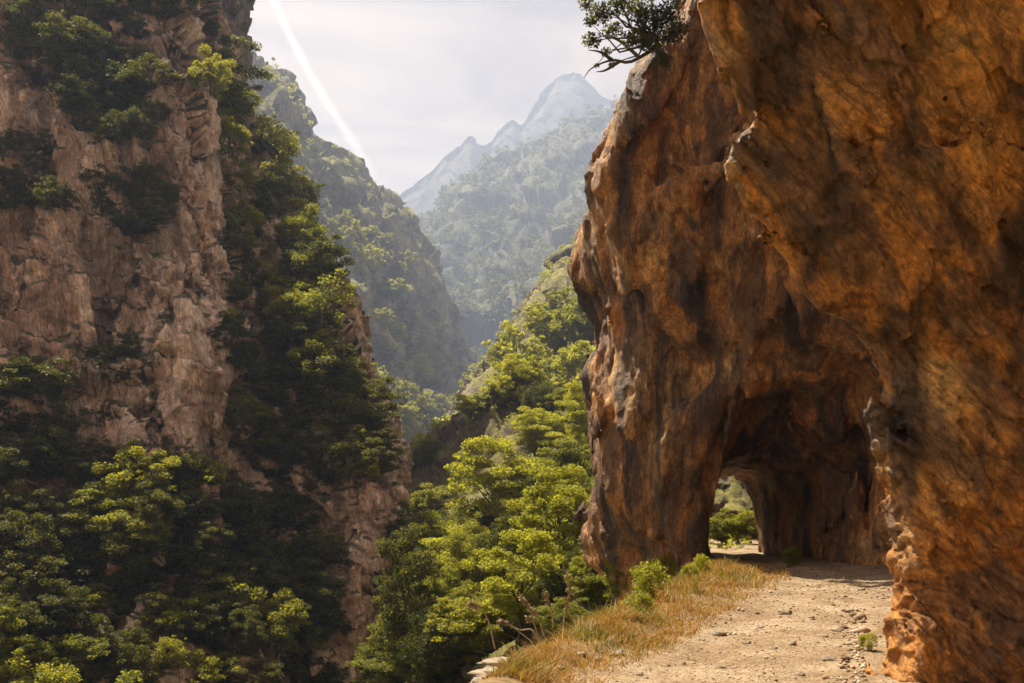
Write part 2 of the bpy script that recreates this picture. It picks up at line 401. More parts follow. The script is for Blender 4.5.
def rock_field(P):
    X, Y, Z = P[:, 0], P[:, 1], P[:, 2]
    # near overhanging wall
    Y0 = 9.7 - 0.30 * np.clip(Z - 1.5, 0, 7) + 0.10 * np.clip(-Z, 0, 3)
    Yc = np.maximum(Y, Y0)
    B = np.interp((Z - EYE) / Yc, V_T, U_T) * Yc + 0.55 * np.clip(Y - Y0, 0, None) ** 0.85
    t = np.clip(Y0 - Y, 0, None); e = 0.65 * np.clip((3.6 - Z) / 1.2, 0.25, 1)
    B = B - 0.06 * np.minimum(t, e) + 2.2 * np.clip(t - e, 0, None)
    fN = (X - B) * (0.41 + 0.33 * np.clip((Y - (Y0 - e)) / .6, 0, 1))
    # tunnel buttress
    Yf = 32.2 - 0.52 * X - 0.30 * np.clip(Z - 5, 0, 14) + 0.10 * np.clip(5 - Z, 0, 6)
    fA = smin((Y - Yf) * 0.85, X - np.interp(Z, XL_Z[::1], XL_X) - 0.03 * (Y - 29) ** 2 * 0.0, 1.2)
    fA = smin(fA, 38.2 - Y, 0.8)
    a1 = seg_dist(P, at(674, 158, 27.2), at(752, 138, 25.6)); a2 = seg_dist(P, at(668, 188, 28.2), at(738, 160, 26.4))
    fA = -smin(-fA, -(0.40 - a1), 0.6); fA = -smin(-fA, -(0.45 - a2), 0.6)
    f = -smin(-fN, -fA, 0.7)
    c = np.interp(Y, TUN_Y, TUN_C); w = np.interp(Y, TUN_Y, TUN_W); h = np.interp(Y, TUN_Y, TUN_H)
    q = np.abs((X - c) / w); qz = np.where(Z > h * .45, (Z - h * .45) / (h * .55), 0)
    tun = ((q ** 2.6 + np.abs(qz) ** 2.2) ** (1 / 2.4) - 1) * np.minimum(w, h) * 0.8
    tun = np.maximum(tun, np.maximum(23.5 - Y, -2 - Z))
    return smin(f, tun, 0.25)

def rot_pts(P, ay, az):
    ca, sa, cb, sb = math.cos(ay), math.sin(ay), math.cos(az), math.sin(az)
    x = P[:, 0] * cb - P[:, 1] * sb; y = P[:, 0] * sb + P[:, 1] * cb
    return np.stack((x * ca + P[:, 2] * sa, y, -x * sa + P[:, 2] * ca), 1)

def rock_noise(P):
    w = np.stack([perlin(P / 2.1 + k * 9.1, 50 + k) for k in range(3)], 1)
    Q = P + 0.5 * w
    S = rot_pts(Q, R(-50), R(-15)) * np.array((1.0, 1.0, 2.1))
    amt = np.clip((P[:, 1] - 7) / 14, 0, 1)
    far = np.clip((P[:, 1] - 15) / 6, 0, 1)[:, None]
    S = S * np.array((.5, .5, .85)) * (1 - far) + (Q * np.array((1.0, 1.0, .42)) + 50) * far
    n = (0.50 + 0.30 * amt) * fbm(Q, 4.2, 2, 0.5, 61) + (0.13 + .15 * amt) * facets(S, 1.5, 71) + (0.10 - .03 * amt) * facets(S, 0.62, 75) + 0.10 * fbm(S, 1.1, 2, 0.5, 77, ridge=True)
    Y0 = 9.7 - 0.30 * np.clip(P[:, 2] - 1.5, 0, 7)
    n = n * (1 - 0.60 * np.clip(1.5 - np.abs(P[:, 1] - Y0), 0, 1) * np.clip((4.6 - P[:, 2]) / 1.0, 0.35, 1))
    keep = 1 - 0.8 * np.clip(1 - np.abs(P[:, 1] - 36.5) / 6, 0, 1) * (np.abs(P[:, 0] - 8) < 2.6) * (P[:, 2] < 4.5)
    return n * keep

def build_rock():
    du = 0.0042
    us = np.arange(0.03, 0.74, du); vz = np.arange(-0.24, 0.76, du); wl_ = np.arange(np.log(6.6), np.log(39.5), 0.0065)
    nu, nv, nw = len(us), len(vz), len(wl_)
    Fv = np.empty((nw, nv, nu), np.float32)
    UU, VV = np.meshgrid(us, vz)
    for k, lw in enumerate(wl_):
        Y = math.exp(lw)
        P = np.stack((UU.ravel() * Y, np.full(UU.size, Y), EYE + VV.ravel() * Y), 1)
        Fv[k] = rock_field(P).reshape(nv, nu)
    near = np.abs(Fv) < 1.5
    kk, jj, ii = np.nonzero(near)
    Y = np.exp(wl_[kk]); P = np.stack((us[ii] * Y, Y, EYE + vz[jj] * Y), 1)
    Fv[kk, jj, ii] += rock_noise(P)
    for s in (np.s_[0], np.s_[-1], np.s_[:, 0], np.s_[:, -1], np.s_[:, :, 0], np.s_[:, :, -1]): Fv[s] = -0.3
    ins = Fv > 0
    cnt = np.zeros((nw - 1, nv - 1, nu - 1), np.int8)
    for a in (0, 1):
        for b in (0, 1):
            for c in (0, 1):
                cnt += ins[a:nw - 1 + a, b:nv - 1 + b, c:nu - 1 + c]
    act = (cnt > 0) & (cnt < 8)
    ck, cj, ci = np.nonzero(act)
    vid = np.full(act.shape, -1, np.int64); vid[ck, cj, ci] = np.arange(len(ck))
    acc = np.zeros((len(ck), 3)); num = np.zeros(len(ck))
    cor = [(a, b, c) for a in (0, 1) for b in (0, 1) for c in (0, 1)]
    for p in cor:
        for ax in range(3):
            if p[ax]: continue
            q = list(p); q[ax] = 1
            f0 = Fv[ck + p[0], cj + p[1], ci + p[2]]; f1 = Fv[ck + q[0], cj + q[1], ci + q[2]]
            m = (f0 > 0) != (f1 > 0)
            t = np.where(m, f0 / np.where(m, f0 - f1, 1), 0)
            e = np.array(p, float)[None, :].repeat(len(ck), 0); e[:, ax] += t
            acc[m] += e[m]; num[m] += 1
    loc = acc / num[:, None] + np.stack((ck, cj, ci), 1)
    Yv = np.exp(wl_[0] + loc[:, 0] * 0.0065)
    V = np.stack(((us[0] + loc[:, 2] * du) * Yv, Yv, EYE + (vz[0] + loc[:, 1] * du) * Yv), 1)
    faces = []
    for ax in range(3):
        s0 = [slice(None)] * 3; s1 = [slice(None)] * 3
        s0[ax] = slice(0, -1); s1[ax] = slice(1, None)
        a, b = ins[tuple(s0)], ins[tuple(s1)]
        k, j, i = np.nonzero(a != b)
        e = np.stack((k, j, i), 1)
        o1, o2 = [x for x in range(3) if x != ax]
        ok = (e[:, o1] > 0) & (e[:, o2] > 0) & (e[:, o1] < ins.shape[o1] - 1) & (e[:, o2] < ins.shape[o2] - 1)
        e = e[ok]; flip = a[e[:, 0], e[:, 1], e[:, 2]]
        def c_(d1, d2):
            q = e.copy(); q[:, o1] -= d1; q[:, o2] -= d2
            return vid[q[:, 0], q[:, 1], q[:, 2]]
        Q = np.stack((c_(1, 1), c_(0, 1), c_(0, 0), c_(1, 0)), 1)
        if ax == 1: Q = Q[:, ::-1]
        # grid axes (depth, height, width) form a left-handed frame
        Q[flip] = Q[flip][:, ::-1]
        faces.append(Q)
    F = np.concatenate(faces); F = F[(F >= 0).all(1)]
    return V, F

V, F = build_rock()
# keep the one connected body, drop loose crumbs
lab = np.arange(len(V))
while True:
    m = lab[F].min(1); new = lab.copy()
    for c in range(4): np.minimum.at(new, F[:, c], m)
    new = new[new]
    if (new == lab).all(): break
    lab = new
keep = lab == np.bincount(lab).argmax()
F = F[keep[F[:, 0]]]
ren = np.cumsum(keep) - 1
V, F = V[keep], ren[F]
me0 = mk_mesh('rock_raw', V, F)
tmp = bpy.data.objects.new('rock_raw', me0); COL.objects.link(tmp)
md = tmp.modifiers.new('s', 'SUBSURF'); md.levels = 1; md.render_levels = 1
dg = bpy.context.evaluated_depsgraph_get()
me1 = bpy.data.meshes.new_from_object(tmp.evaluated_get(dg))
bpy.data.objects.remove(tmp)
n = len(me1.vertices); co = np.empty(n * 3, np.float32); me1.vertices.foreach_get('co', co); co = co.reshape(-1, 3)
no = np.empty(n * 3, np.float32); me1.vertices.foreach_get('normal', no); no = no.reshape(-1, 3)
S = rot_pts(co + 0.12 * np.stack([perlin(co / .5 + k * 5.1, 80 + k) for k in range(3)], 1), R(-50), R(-15)) * np.array((.42, .42, 1.8))
sc = np.clip(co[:, 1] / 14, 0.7, 1.3)
far = np.clip((co[:, 1] - 15) / 6, 0, 1)[:, None]
S = S * (1 - far) + (co * np.array((1.0, 1.0, .45)) + 50) * far
foot = np.clip(1 - np.abs(co[:, 1] - 9.35) / .8, 0, 1) * np.clip((3.6 - co[:, 2]) / .6, 0, 1)
d = (0.052 - .026 * far[:, 0]) * sc * facets(S, 0.32, 91) + (0.009 + .022 * foot) * (1 - far[:, 0]) * facets(S * np.array((1.3, 1.3, .8)), 0.13, 93) + 0.014 * sc * fbm(S, 0.22, 3, 0.6, 95) + 0.040 * sc * fbm(S, 0.9, 3, 0.5, 97, ridge=True)
co = co + no * d[:, None]
me1.vertices.foreach_set('co', co.astype(np.float32).ravel()); me1.update()
me1.name = 'tunnel_cliff'
me1.materials.clear()
me1.materials.append(M['red_rock']); me1.materials.append(M['arch_rock'])
nl = len(me1.polygons); cy_ = np.empty(nl * 3, np.float32); me1.polygons.foreach_get('center', cy_); cy_ = cy_.reshape(-1, 3)[:, 1]
me1.polygons.foreach_set('material_index', (cy_ > 18).astype(np.int32))
cliff_o = tag(add_obj('tunnel_cliff', me1, M['red_rock']), kind='structure')
print('rock verts', n)

# ------------------------------------------------------------------ left cliff
def dn(scale, amp, octv=4, seed=0, ridge=False): return lambda V: amp * fbm(V, scale, octv, 0.5, seed, ridge)
def df(scale, amp, seed=0, st=(1, 1, 0.6)): return lambda V: amp * facets(V * np.array(st), scale, seed)
left_cliff = relief('left_cliff', [
    [(-160, -170, 84), (0, -170, 92), (75, -170, 96), (140, -160, 99), (165, -140, 120), (180, -140, 135), (170, -140, 150), (110, -140, 170)],
    [(-160, -45, 82), (0, -45, 90), (75, -45, 94), (172, -45, 103), (190, -45, 130), (205, -45, 142), (195, -45, 155), (130, -45, 175)],
    [(-160, 0, 80), (0, 0, 87), (90, 0, 91), (182, 0, 94), (197, 0, 122), (212, 0, 134), (200, 0, 148), (140, 0, 170)],
    [(-160, 90, 77), (0, 90, 83), (110, 90, 86), (190, 90, 88), (208, 90, 111), (240, 92, 123), (228, 90, 130), (180, 90, 150)],
    [(-160, 170, 74), (0, 170, 80), (120, 170, 82), (204, 170, 83), (222, 170, 101), (287, 172, 111), (275, 170, 120), (220, 170, 145)],
    [(-160, 260, 72), (0, 260, 77), (120, 260, 79), (209, 260, 80), (234, 260, 93), (328, 262, 100), (316, 260, 112), (250, 260, 140)],
    [(-160, 350, 67), (0, 350, 73), (110, 350, 75), (204, 350, 75), (238, 350, 85), (340, 350, 86), (330, 350, 103), (280, 350, 135)],
    [(-160, 440, 63), (0, 440, 69), (100, 440, 71), (196, 440, 72), (254, 440, 80), (388, 440, 81), (376, 440, 98), (320, 440, 130)],
    [(-160, 530, 58), (0, 530, 64), (100, 530, 67), (202, 530, 69), (272, 530, 75), (392, 530, 77), (384, 530, 95), (330, 530, 130)],
    [(-160, 610, 53), (0, 610, 59), (100, 610, 62), (216, 610, 66), (292, 610, 71), (385, 610, 74), (376, 610, 92), (320, 610, 130)],
    [(-160, 700, 48), (0, 700, 54), (100, 700, 58), (230, 700, 63), (302, 700, 68), (378, 700, 72), (368, 700, 90), (320, 700, 130)],
    [(-160, 900, 42), (0, 900, 48), (100, 900, 52), (240, 900, 58), (310, 900, 64), (374, 900, 70), (364, 900, 88), (320, 900, 130)]],
    560, 420, [dn(14, 2.2, 3, 11), dn(6, 1.0, 3, 12, True), df(4.2, 1.1, 13, (1, 1, .42)), df(1.9, 0.42, 15, (1, 1, .5)), dn(1.6, 0.22, 2, 16, True), df(0.8, 0.13, 17, (1, 1, .6))], M['left_rock'])

crag = relief('crag_above_cliff', [
    [(150, -160, 175), (185, -160, 150), (225, -160, 148), (268, -160, 155), (262, -160, 190)],
    [(150, -40, 172), (185, -40, 148), (225, -40, 145), (257, -40, 152), (250, -40, 190)],
    [(150, 15, 170), (185, 15, 146), (225, 15, 143), (246, 15, 150), (238, 15, 185)],
    [(150, 45, 168), (185, 45, 146), (215, 45, 143), (236, 45, 150), (225, 45, 180)],
    [(150, 130, 160), (185, 130, 146), (215, 130, 146), (240, 130, 150), (225, 130, 175)]],
    120, 110, [dn(12, 1.6, 3, 21), df(6, 1.3, 23), df(2.2, 0.5, 25)], M['grey_rock'])

# ------------------------------------------------------------------ valley sides
C1 = [(x, y + 12, Y) for x, y, Y in [(180, -60, 330), (215, 5, 330), (252, 58, 332), (275, 78, 340), (300, 110, 350), (345, 160, 370), (385, 198, 390), (410, 230, 410), (430, 272, 430), (455, 332, 450), (470, 370, 470), (482, 392, 490)]]
mid_left = relief('left_mountain', [
    [(x - 60, y + 120, Y + 260) for x, y, Y in C1], [(x - 22, y + 18, Y + 110) for x, y, Y in C1], C1,
    [(180, 150, 250), (215, 170, 250), (250, 190, 252), (270, 215, 256), (292, 250, 262), (322, 290, 270), (352, 325, 280), (380, 355, 290), (402, 378, 310), (425, 398, 340), (448, 408, 390), (468, 414, 440)],
    [(180, 350, 170), (215, 365, 170), (250, 390, 170), (280, 405, 173), (310, 420, 178), (340, 430, 184), (370, 438, 192), (392, 442, 204), (410, 440, 225), (428, 438, 260), (448, 434, 310), (470, 430, 390)],
    [(180, 560, 130), (215, 560, 130), (250, 560, 130), (280, 560, 135), (310, 560, 140), (340, 560, 145), (370, 560, 150), (392, 540, 160), (410, 520, 180), (428, 500, 220), (448, 480, 280), (470, 460, 360)]],
    380, 360, [dn(95, 12, 4, 101), dn(60, 15, 3, 102, True), df(40, 9, 103), df(16, 3.8, 105), dn(6.5, 1.3, 2, 107)], M['hill'], k=2.2)

C2 = [(x, y + 22, Y) for x, y, Y in [(330, 290, 800), (380, 243, 815), (405, 224, 830), (425, 209, 850), (450, 200, 860), (465, 181, 880), (490, 165, 900), (500, 156, 910), (530, 136, 930), (560, 119, 950), (600, 104, 980), (660, 96, 1000), (760, 80, 1000), (900, 60, 1000)]]
right_mountain = relief('right_mountain', [
    [(x, y + 120, Y + 700) for x, y, Y in C2], [(x, y + 12, Y + 160) for x, y, Y in C2], C2,
    [(330, 340, 620), (380, 310, 630), (405, 300, 640), (425, 296, 650), (445, 292, 660), (465, 285, 670), (490, 272, 680), (510, 262, 690), (540, 245, 700), (575, 225, 710), (615, 205, 720), (680, 195, 730), (780, 180, 730), (900, 170, 730)],
    [(330, 430, 460), (380, 420, 470), (405, 415, 480), (425, 410, 490), (445, 400, 500), (465, 392, 510), (490, 380, 510), (510, 365, 510), (540, 345, 510), (575, 325, 510), (615, 310, 510), (680, 300, 510), (780, 290, 510), (900, 280, 510)],
    [(330, 520, 420), (380, 510, 430), (405, 500, 440), (425, 490, 450), (445, 480, 460), (465, 470, 470), (490, 460, 470), (510, 450, 470), (540, 440, 470), (575, 430, 470), (615, 420, 470), (680, 410, 470), (780, 400, 470), (900, 390, 470)]],
    340, 400, [dn(300, 30, 3, 111), dn(170, 24, 4, 112, True), df(100, 18, 113, (1, 1, .7)), df(36, 6, 115, (1, 1, .7)), dn(13, 2.4, 2, 117)], M['far'], k=2.2)

C3 = [(330, 240, 1500), (380, 215, 1500), (400, 203, 1500), (425, 186, 1490), (445, 166, 1480), (458, 157, 1480), (470, 146, 1480), (478, 153, 1485), (488, 154, 1490), (500, 139, 1500), (513, 130, 1500), (522, 134, 1500), (533, 118, 1510), (545, 100, 1520), (560, 86, 1520), (578, 84, 1520), (592, 96, 1520), (606, 108, 1520), (640, 112, 1520), (720, 120, 1500), (800, 90, 1500)]
peak = relief('far_peak', [
    [(x, y + 90, Y + 500) for x, y, Y in C3], [(x, y + 6, Y + 60) for x, y, Y in C3], C3,
    [(x, y + 60 + 0.3 * (240 - y), Y - 140) for x, y, Y in C3], [(x, 330, Y - 330) for x, y, Y in C3]],
    160, 420, [dn(110, 10, 5, 121), df(50, 4.5, 123)], M['far_peak'], k=2.0)

C4 = [(452, 412, 345), (468, 392, 335), (488, 366, 330), (512, 332, 325), (533, 303, 320), (558, 272, 315), (600, 240, 310), (660, 212, 310), (760, 185, 310), (900, 160, 310)]
right_spur = relief('rocky_spur', [
    [(x + 30, y + 80, Y + 130) for x, y, Y in C4], [(x + 5, y + 8, Y + 35) for x, y, Y in C4], C4,
    [(450, 422, 290), (462, 415, 268), (485, 396, 258), (508, 376, 252), (532, 352, 248), (563, 332, 243), (602, 312, 238), (660, 297, 235), (760, 285, 230), (900, 270, 230)],
    [(425, 452, 225), (445, 448, 205), (470, 438, 190), (498, 428, 184), (530, 418, 178), (565, 406, 172), (600, 392, 167), (660, 378, 160), (760, 362, 160), (900, 350, 160)],
    [(425, 560, 175), (445, 550, 165), (470, 540, 155), (498, 530, 150), (530, 520, 145), (565, 500, 140), (600, 480, 135), (660, 460, 130), (760, 450, 130), (900, 440, 130)]],
    300, 300, [dn(30, 3.5, 4, 131), df(14, 2.0, 133), df(6, 0.9, 135), dn(2.4, .4, 2, 137)], M['grey_rock'])

C5 = [(380, 500, 136), (398, 474, 134), (414, 452, 132), (440, 430, 130), (470, 410, 128), (500, 395, 126), (535, 400, 124), (575, 412, 120), (620, 402, 116), (700, 380, 116), (820, 380, 116), (960, 380, 116)]
near_slope = relief('near_hillside', [
    [(x + 10, y + 70, Y + 60) for x, y, Y in C5], [(x + 3, y + 10, Y + 12) for x, y, Y in C5], C5,
    [(380, 545, 120), (404, 535, 119), (428, 526, 117), (441, 512, 115), (466, 492, 113), (502, 472, 111), (536, 465, 107), (572, 460, 103), (620, 455, 98), (700, 450, 96), (820, 450, 96), (960, 450, 96)],
    [(380, 600, 92), (400, 600, 88), (425, 600, 84), (440, 590, 81), (465, 575, 77), (500, 560, 74), (535, 545, 70), (570, 535, 66), (620, 520, 62), (700, 520, 64), (820, 520, 66), (960, 520, 66)],
    [(370, 680, 64), (398, 680, 61), (420, 676, 58), (440, 670, 56), (465, 658, 53), (500, 640, 48), (535, 620, 44), (570, 605, 41), (620, 590, 40), (700, 575, 44), (820, 560, 48), (960, 560, 48)],
    [(330, 800, 45), (370, 790, 42), (400, 780, 39), (430, 760, 36), (455, 745, 33), (490, 725, 30), (530, 700, 28), (570, 680, 28), (620, 660, 30), (700, 620, 36), (820, 600, 42), (960, 600, 44)],
    [(250, 1200, 30), (300, 1150, 28), (340, 1100, 26), (380, 1060, 24), (420, 1000, 22), (470, 950, 20), (520, 900, 19), (570, 850, 20), (620, 800, 24), (700, 700, 32), (820, 640, 40), (960, 620, 43)]],
    340, 330, [dn(12, 1.3, 4, 141), df(6, .7, 143), df(2.4, .3, 145), dn(1, .15, 2, 147)], M['grey_rock'])

back_crag = relief('crag_beyond_tunnel', [
    [(640, 380, 66), (690, 370, 62), (730, 372, 62), (780, 380, 60), (860, 390, 56)],
    [(640, 460, 62), (690, 450, 60), (730, 450, 59), (780, 455, 57), (860, 460, 52)],
    [(640, 530, 58), (690, 525, 56), (730, 525, 55), (780, 525, 53), (860, 525, 48)],
    [(640, 600, 56), (690, 590, 53), (730, 590, 52), (780, 590, 50), (860, 590, 46)]],
    120, 120, [dn(5, .8, 3, 151), df(2.5, .5, 153), df(1, .2, 155)], M['grey_rock'])

# ------------------------------------------------------------------ plant building blocks
def tube(pts, rad, ns=6):
    pts = np.asarray(pts, float); V = []; F = []
    for i, p in enumerate(pts):
        t = pts[min(i + 1, len(pts) - 1)] - pts[max(i - 1, 0)]; t = t / (np.linalg.norm(t) + 1e-9)
        a = np.cross(t, (0.31, 0.87, 0.2) if abs(t[1]) < .9 else (1, 0, 0)); a /= np.linalg.norm(a); b = np.cross(t, a)
        for k in range(ns):
            w = 2 * math.pi * k / ns
            V.append(p + rad[i] * (math.cos(w) * a + math.sin(w) * b))
    for i in range(len(pts) - 1):
        for k in range(ns): F.append((i * ns + k, i * ns + (k + 1) % ns, (i + 1) * ns + (k + 1) % ns, (i + 1) * ns + k))
    return np.array(V), np.array(F)

def join(parts):
    Vs, Fs, o = [], [], 0
    for v, f in parts: Vs.append(v); Fs.append(f + o); o += len(v)
    return np.concatenate(Vs), np.concatenate(Fs)

def leaf_quads(C, size, up=0.5, droop=None):
    n = len(C)
    nrm = rng.normal(size=(n, 3)); nrm[:, 2] = np.abs(nrm[:, 2]) + up; nrm /= np.linalg.norm(nrm, axis=1)[:, None]
    a = rng.normal(size=(n, 3)); a -= (a * nrm).sum(1)[:, None] * nrm; a /= np.linalg.norm(a, axis=1)[:, None]
    b = np.cross(nrm, a)
    s = size * rng.uniform(0.6, 1.3, n)[:, None]
    V = np.stack((C - a * s, C + b * s * 0.55 + nrm * s * .12, C + a * s, C - b * s * 0.55 + nrm * s * .12), 1).reshape(-1, 3)
    return V, np.arange(4 * n).reshape(n, 4)

def limb(a, b, r0, r1, sag=0.12, n=7):
    a, b = np.asarray(a, float), np.asarray(b, float)
    t = np.linspace(0, 1, n)[:, None]; L = np.linalg.norm(b - a)
    p = a + (b - a) * t + np.sin(np.pi * t) * rng.normal(size=3) * sag * L
    p[1:-1] += rng.normal(size=(n - 2, 3)) * 0.03 * L
    return tube(p, np.linspace(r0, r1, n))

def crown_tree(H, W, z0, n_cl, n_leaf, leaf, cl_r, trunk_r, flat=0.75, up=0.5, lean=0.0, shell=0.55, n_limb=9):
    """Trunk with limbs that carry clumps of leaf-sized faces spread through an uneven crown."""
    cl = []
    cz, rz = (H + z0) / 2, (H - z0) / 2
    while len(cl) < n_cl:
        d = rng.normal(size=3); d /= np.linalg.norm(d)
        r = rng.uniform(shell, 1.0) ** 0.7 * (0.75 + 0.5 * rng.random())
        p = d * r
        if p[2] < -0.85: continue
        wid = 1.0 if p[2] > -0.2 else 1.0 + 0.35 * (p[2] + 0.2)
        cl.append((p[0] * W / 2 * wid + lean * (p[2] + 1) * rz * .5, p[1] * W / 2 * wid, cz + p[2] * rz))
    cl = np.array(cl)
    rad = cl_r * rng.uniform(0.45, 1.5, n_cl)
    w = rad ** 2 / (rad ** 2).sum()
    idx = rng.choice(n_cl, n_leaf, p=w)
    q = rng.normal(size=(n_leaf, 3)); q /= np.linalg.norm(q, axis=1)[:, None]; q *= rng.random(n_leaf)[:, None] ** 0.45
    q[:, 2] *= flat
    C = cl[idx] + q * rad[idx][:, None]
    Vc, Fc = leaf_quads(C, leaf, up)
    top = np.array((lean * rz, 0, cz + 0.2 * rz))
    tr = [limb((0, 0, -0.4 * trunk_r * 6), top, trunk_r, trunk_r * .35, 0.05, 9)]
    for c in cl[rng.choice(n_cl, min(n_limb, n_cl), replace=False)]:
        f = rng.uniform(0.35, 0.85); s = top * f
        tr.append(limb(s, c, trunk_r * .38, trunk_r * .07))
    return join(tr), (Vc, Fc)

PROTO = {}
def proto(kind, mat, count, **k):
    for i in range(count):
        (tv, tf), (cv, cf) = crown_tree(**k)
        PROTO.setdefault(kind, []).append((mk_mesh(kind + '_trunk', tv, tf), mk_mesh(kind + '_crown', cv, cf, False), k['W'], k['H'], mat))
        PROTO[kind][-1][0].materials.append(M['bark']); PROTO[kind][-1][1].materials.append(M[mat])
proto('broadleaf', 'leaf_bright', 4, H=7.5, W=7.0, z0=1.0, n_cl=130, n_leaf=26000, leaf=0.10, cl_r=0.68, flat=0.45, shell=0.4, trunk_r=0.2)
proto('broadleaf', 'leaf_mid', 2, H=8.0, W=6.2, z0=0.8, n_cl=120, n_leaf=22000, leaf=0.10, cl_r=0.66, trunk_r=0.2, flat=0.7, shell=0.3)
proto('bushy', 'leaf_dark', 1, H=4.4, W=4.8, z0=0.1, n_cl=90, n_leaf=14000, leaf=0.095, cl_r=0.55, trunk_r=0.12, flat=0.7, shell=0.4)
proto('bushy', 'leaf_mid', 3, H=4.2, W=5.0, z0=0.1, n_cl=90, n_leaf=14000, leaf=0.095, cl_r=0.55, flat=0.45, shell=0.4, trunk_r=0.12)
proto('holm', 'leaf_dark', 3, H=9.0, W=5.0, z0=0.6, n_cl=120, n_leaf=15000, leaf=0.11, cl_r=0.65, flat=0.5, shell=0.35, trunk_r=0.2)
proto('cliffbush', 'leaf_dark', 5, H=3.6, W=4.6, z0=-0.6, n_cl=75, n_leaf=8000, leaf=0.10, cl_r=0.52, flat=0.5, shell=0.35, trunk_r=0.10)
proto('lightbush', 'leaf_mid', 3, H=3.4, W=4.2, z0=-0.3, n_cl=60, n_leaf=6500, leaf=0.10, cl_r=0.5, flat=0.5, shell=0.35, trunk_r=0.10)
proto('fartree', 'leaf_far', 4, H=8.0, W=8.0, z0=0.8, n_cl=60, n_leaf=4200, leaf=0.27, cl_r=0.95, flat=0.5, shell=0.4, trunk_r=0.22, n_limb=5)
proto('smallbush', 'leaf_bright', 3, H=1.5, W=1.7, z0=0.0, n_cl=36, n_leaf=3200, leaf=0.055, cl_r=0.3, trunk_r=0.03)

bpy.context.view_layer.update()
DG = bpy.context.evaluated_depsgraph_get()
def cast(px, py):
    d = Vector(((px - 512) / FPX, 1, (HOR - py) / FPX)).normalized()
    ok, loc, nor, idx, ob, mw = scene.ray_cast(DG, Vector((0, 0, EYE)), d)
    return (loc, nor, ob.name) if ok else None

def inside(x, y, poly):
    r = False; j = len(poly) - 1
    for i in range(len(poly)):
        (xi, yi), (xj, yj) = poly[i], poly[j]
        if (yi > y) != (yj > y) and x < (xj - xi) * (y - yi) / (yj - yi) + xi: r = not r
        j = i
    return r

ITEMS = []          # dict(zone, px, py, loc, kind, scale, noun, adj)
def place(zone, px, py, wpx, kind, noun, adj=None, allow=None, label=None, dz=0.0, lift=0.0):
    h = cast(px, py)
    if h is None or (allow and h[2] not in allow): return False
    W = PROTO[kind][0][2]
    Y = h[0].y
    ITEMS.append(dict(zone=zone, px=px, py=py, loc=h[0] - Vector((0, 0, dz)), kind=kind, scale=wpx * Y / FPX / W, noun=noun, adj=adj, label=label, wpx=wpx))
    return True

def scatter(zone, poly, spacing, wrange, kinds, noun, allow=None, avoid=(), skip=0.0):
    x0, x1 = min(p[0] for p in poly), max(p[0] for p in poly); y0, y1 = min(p[1] for p in poly), max(p[1] for p in poly)
    got = []; tries = 0
    while tries < 2500:
        tries += 1
        x, y = random.uniform(x0, x1), random.uniform(y0, y1)
        if not inside(x, y, poly) or any(inside(x, y, a) for a in avoid): continue
        if any((x - a) ** 2 + (y - b) ** 2 < spacing ** 2 for a, b in got): continue
        got.append((x, y))
        if random.random() < skip: continue
        place(zone, x, y, random.uniform(*wrange), random.choice(kinds), noun, allow=allow)

# ---- shrubs of the shaded left cliff
LC = ('left_cliff',)
ROCK_A = [(230, 125), (272, 145), (268, 215), (240, 225)]
ROCK_B = [(238, 470), (262, 470), (285, 560), (262, 570), (240, 520)]
ROCK_C = [(330, 520), (400, 490), (400, 690), (330, 690)]
scatter('cliff', [(20, 0), (130, 0), (180, 0), (185, 20), (150, 25), (160, 130), (95, 150), (55, 95), (20, 60)], 19, (26, 52), ['cliffbush'], 'shrub', LC)
scatter('cliff', [(0, 140), (60, 150), (60, 210), (0, 215)], 20, (26, 44), ['cliffbush'], 'shrub', LC)
scatter('cliff', [(92, 185), (168, 190), (160, 235), (110, 235)], 19, (24, 40), ['cliffbush'], 'shrub', LC)
scatter('cliff', [(200, 0), (210, 25), (228, 80), (258, 105), (280, 135), (290, 180), (318, 240), (320, 290), (340, 350), (380, 420), (380, 480), (340, 500), (240, 470), (225, 400), (232, 290), (230, 180), (212, 60)], 19, (24, 50), ['cliffbush', 'cliffbush', 'lightbush'], 'shrub', LC, (ROCK_A,))
scatter('cliff', [(0, 385), (50, 400), (105, 465), (190, 490), (300, 510), (330, 550), (320, 690), (0, 690)], 23, (34, 70), ['cliffbush', 'cliffbush', 'cliffbush', 'cliffbush', 'lightbush'], 'shrub', LC, (ROCK_B,))
scatter('cliff', [(98, 352), (135, 352), (135, 385), (98, 385)], 15, (18, 30), ['cliffbush'], 'shrub', LC)  # dark shrubs added to stand in for the small cave's dark hollow
scatter('cliff', [(320, 570), (400, 570), (385, 690), (320, 690)], 34, (18, 34), ['cliffbush'], 'shrub', LC)
for x, y, w, k in [(285, 195, 44, 'lightbush'), (300, 260, 60, 'lightbush'), (322, 280, 60, 'cliffbush'), (300, 330, 50, 'lightbush'), (325, 395, 66, 'cliffbush'), (310, 380, 55, 'lightbush'), (350, 440, 70, 'cliffbush'), (372, 470, 60, 'cliffbush'), (232, 430, 40, 'lightbush'),
                   (268, 150, 30, 'lightbush'), (226, 130, 34, 'lightbush'), (285, 130, 36, 'cliffbush'), (140, 550, 50, 'lightbush'), (265, 440, 44, 'lightbush'), (295, 570, 50, 'lightbush'), (90, 545, 70, 'lightbush'), (210, 95, 46, 'lightbush'), (240, 120, 40, 'lightbush')]:
    place('cliff', x, y, w, k, 'shrub', allow=LC)

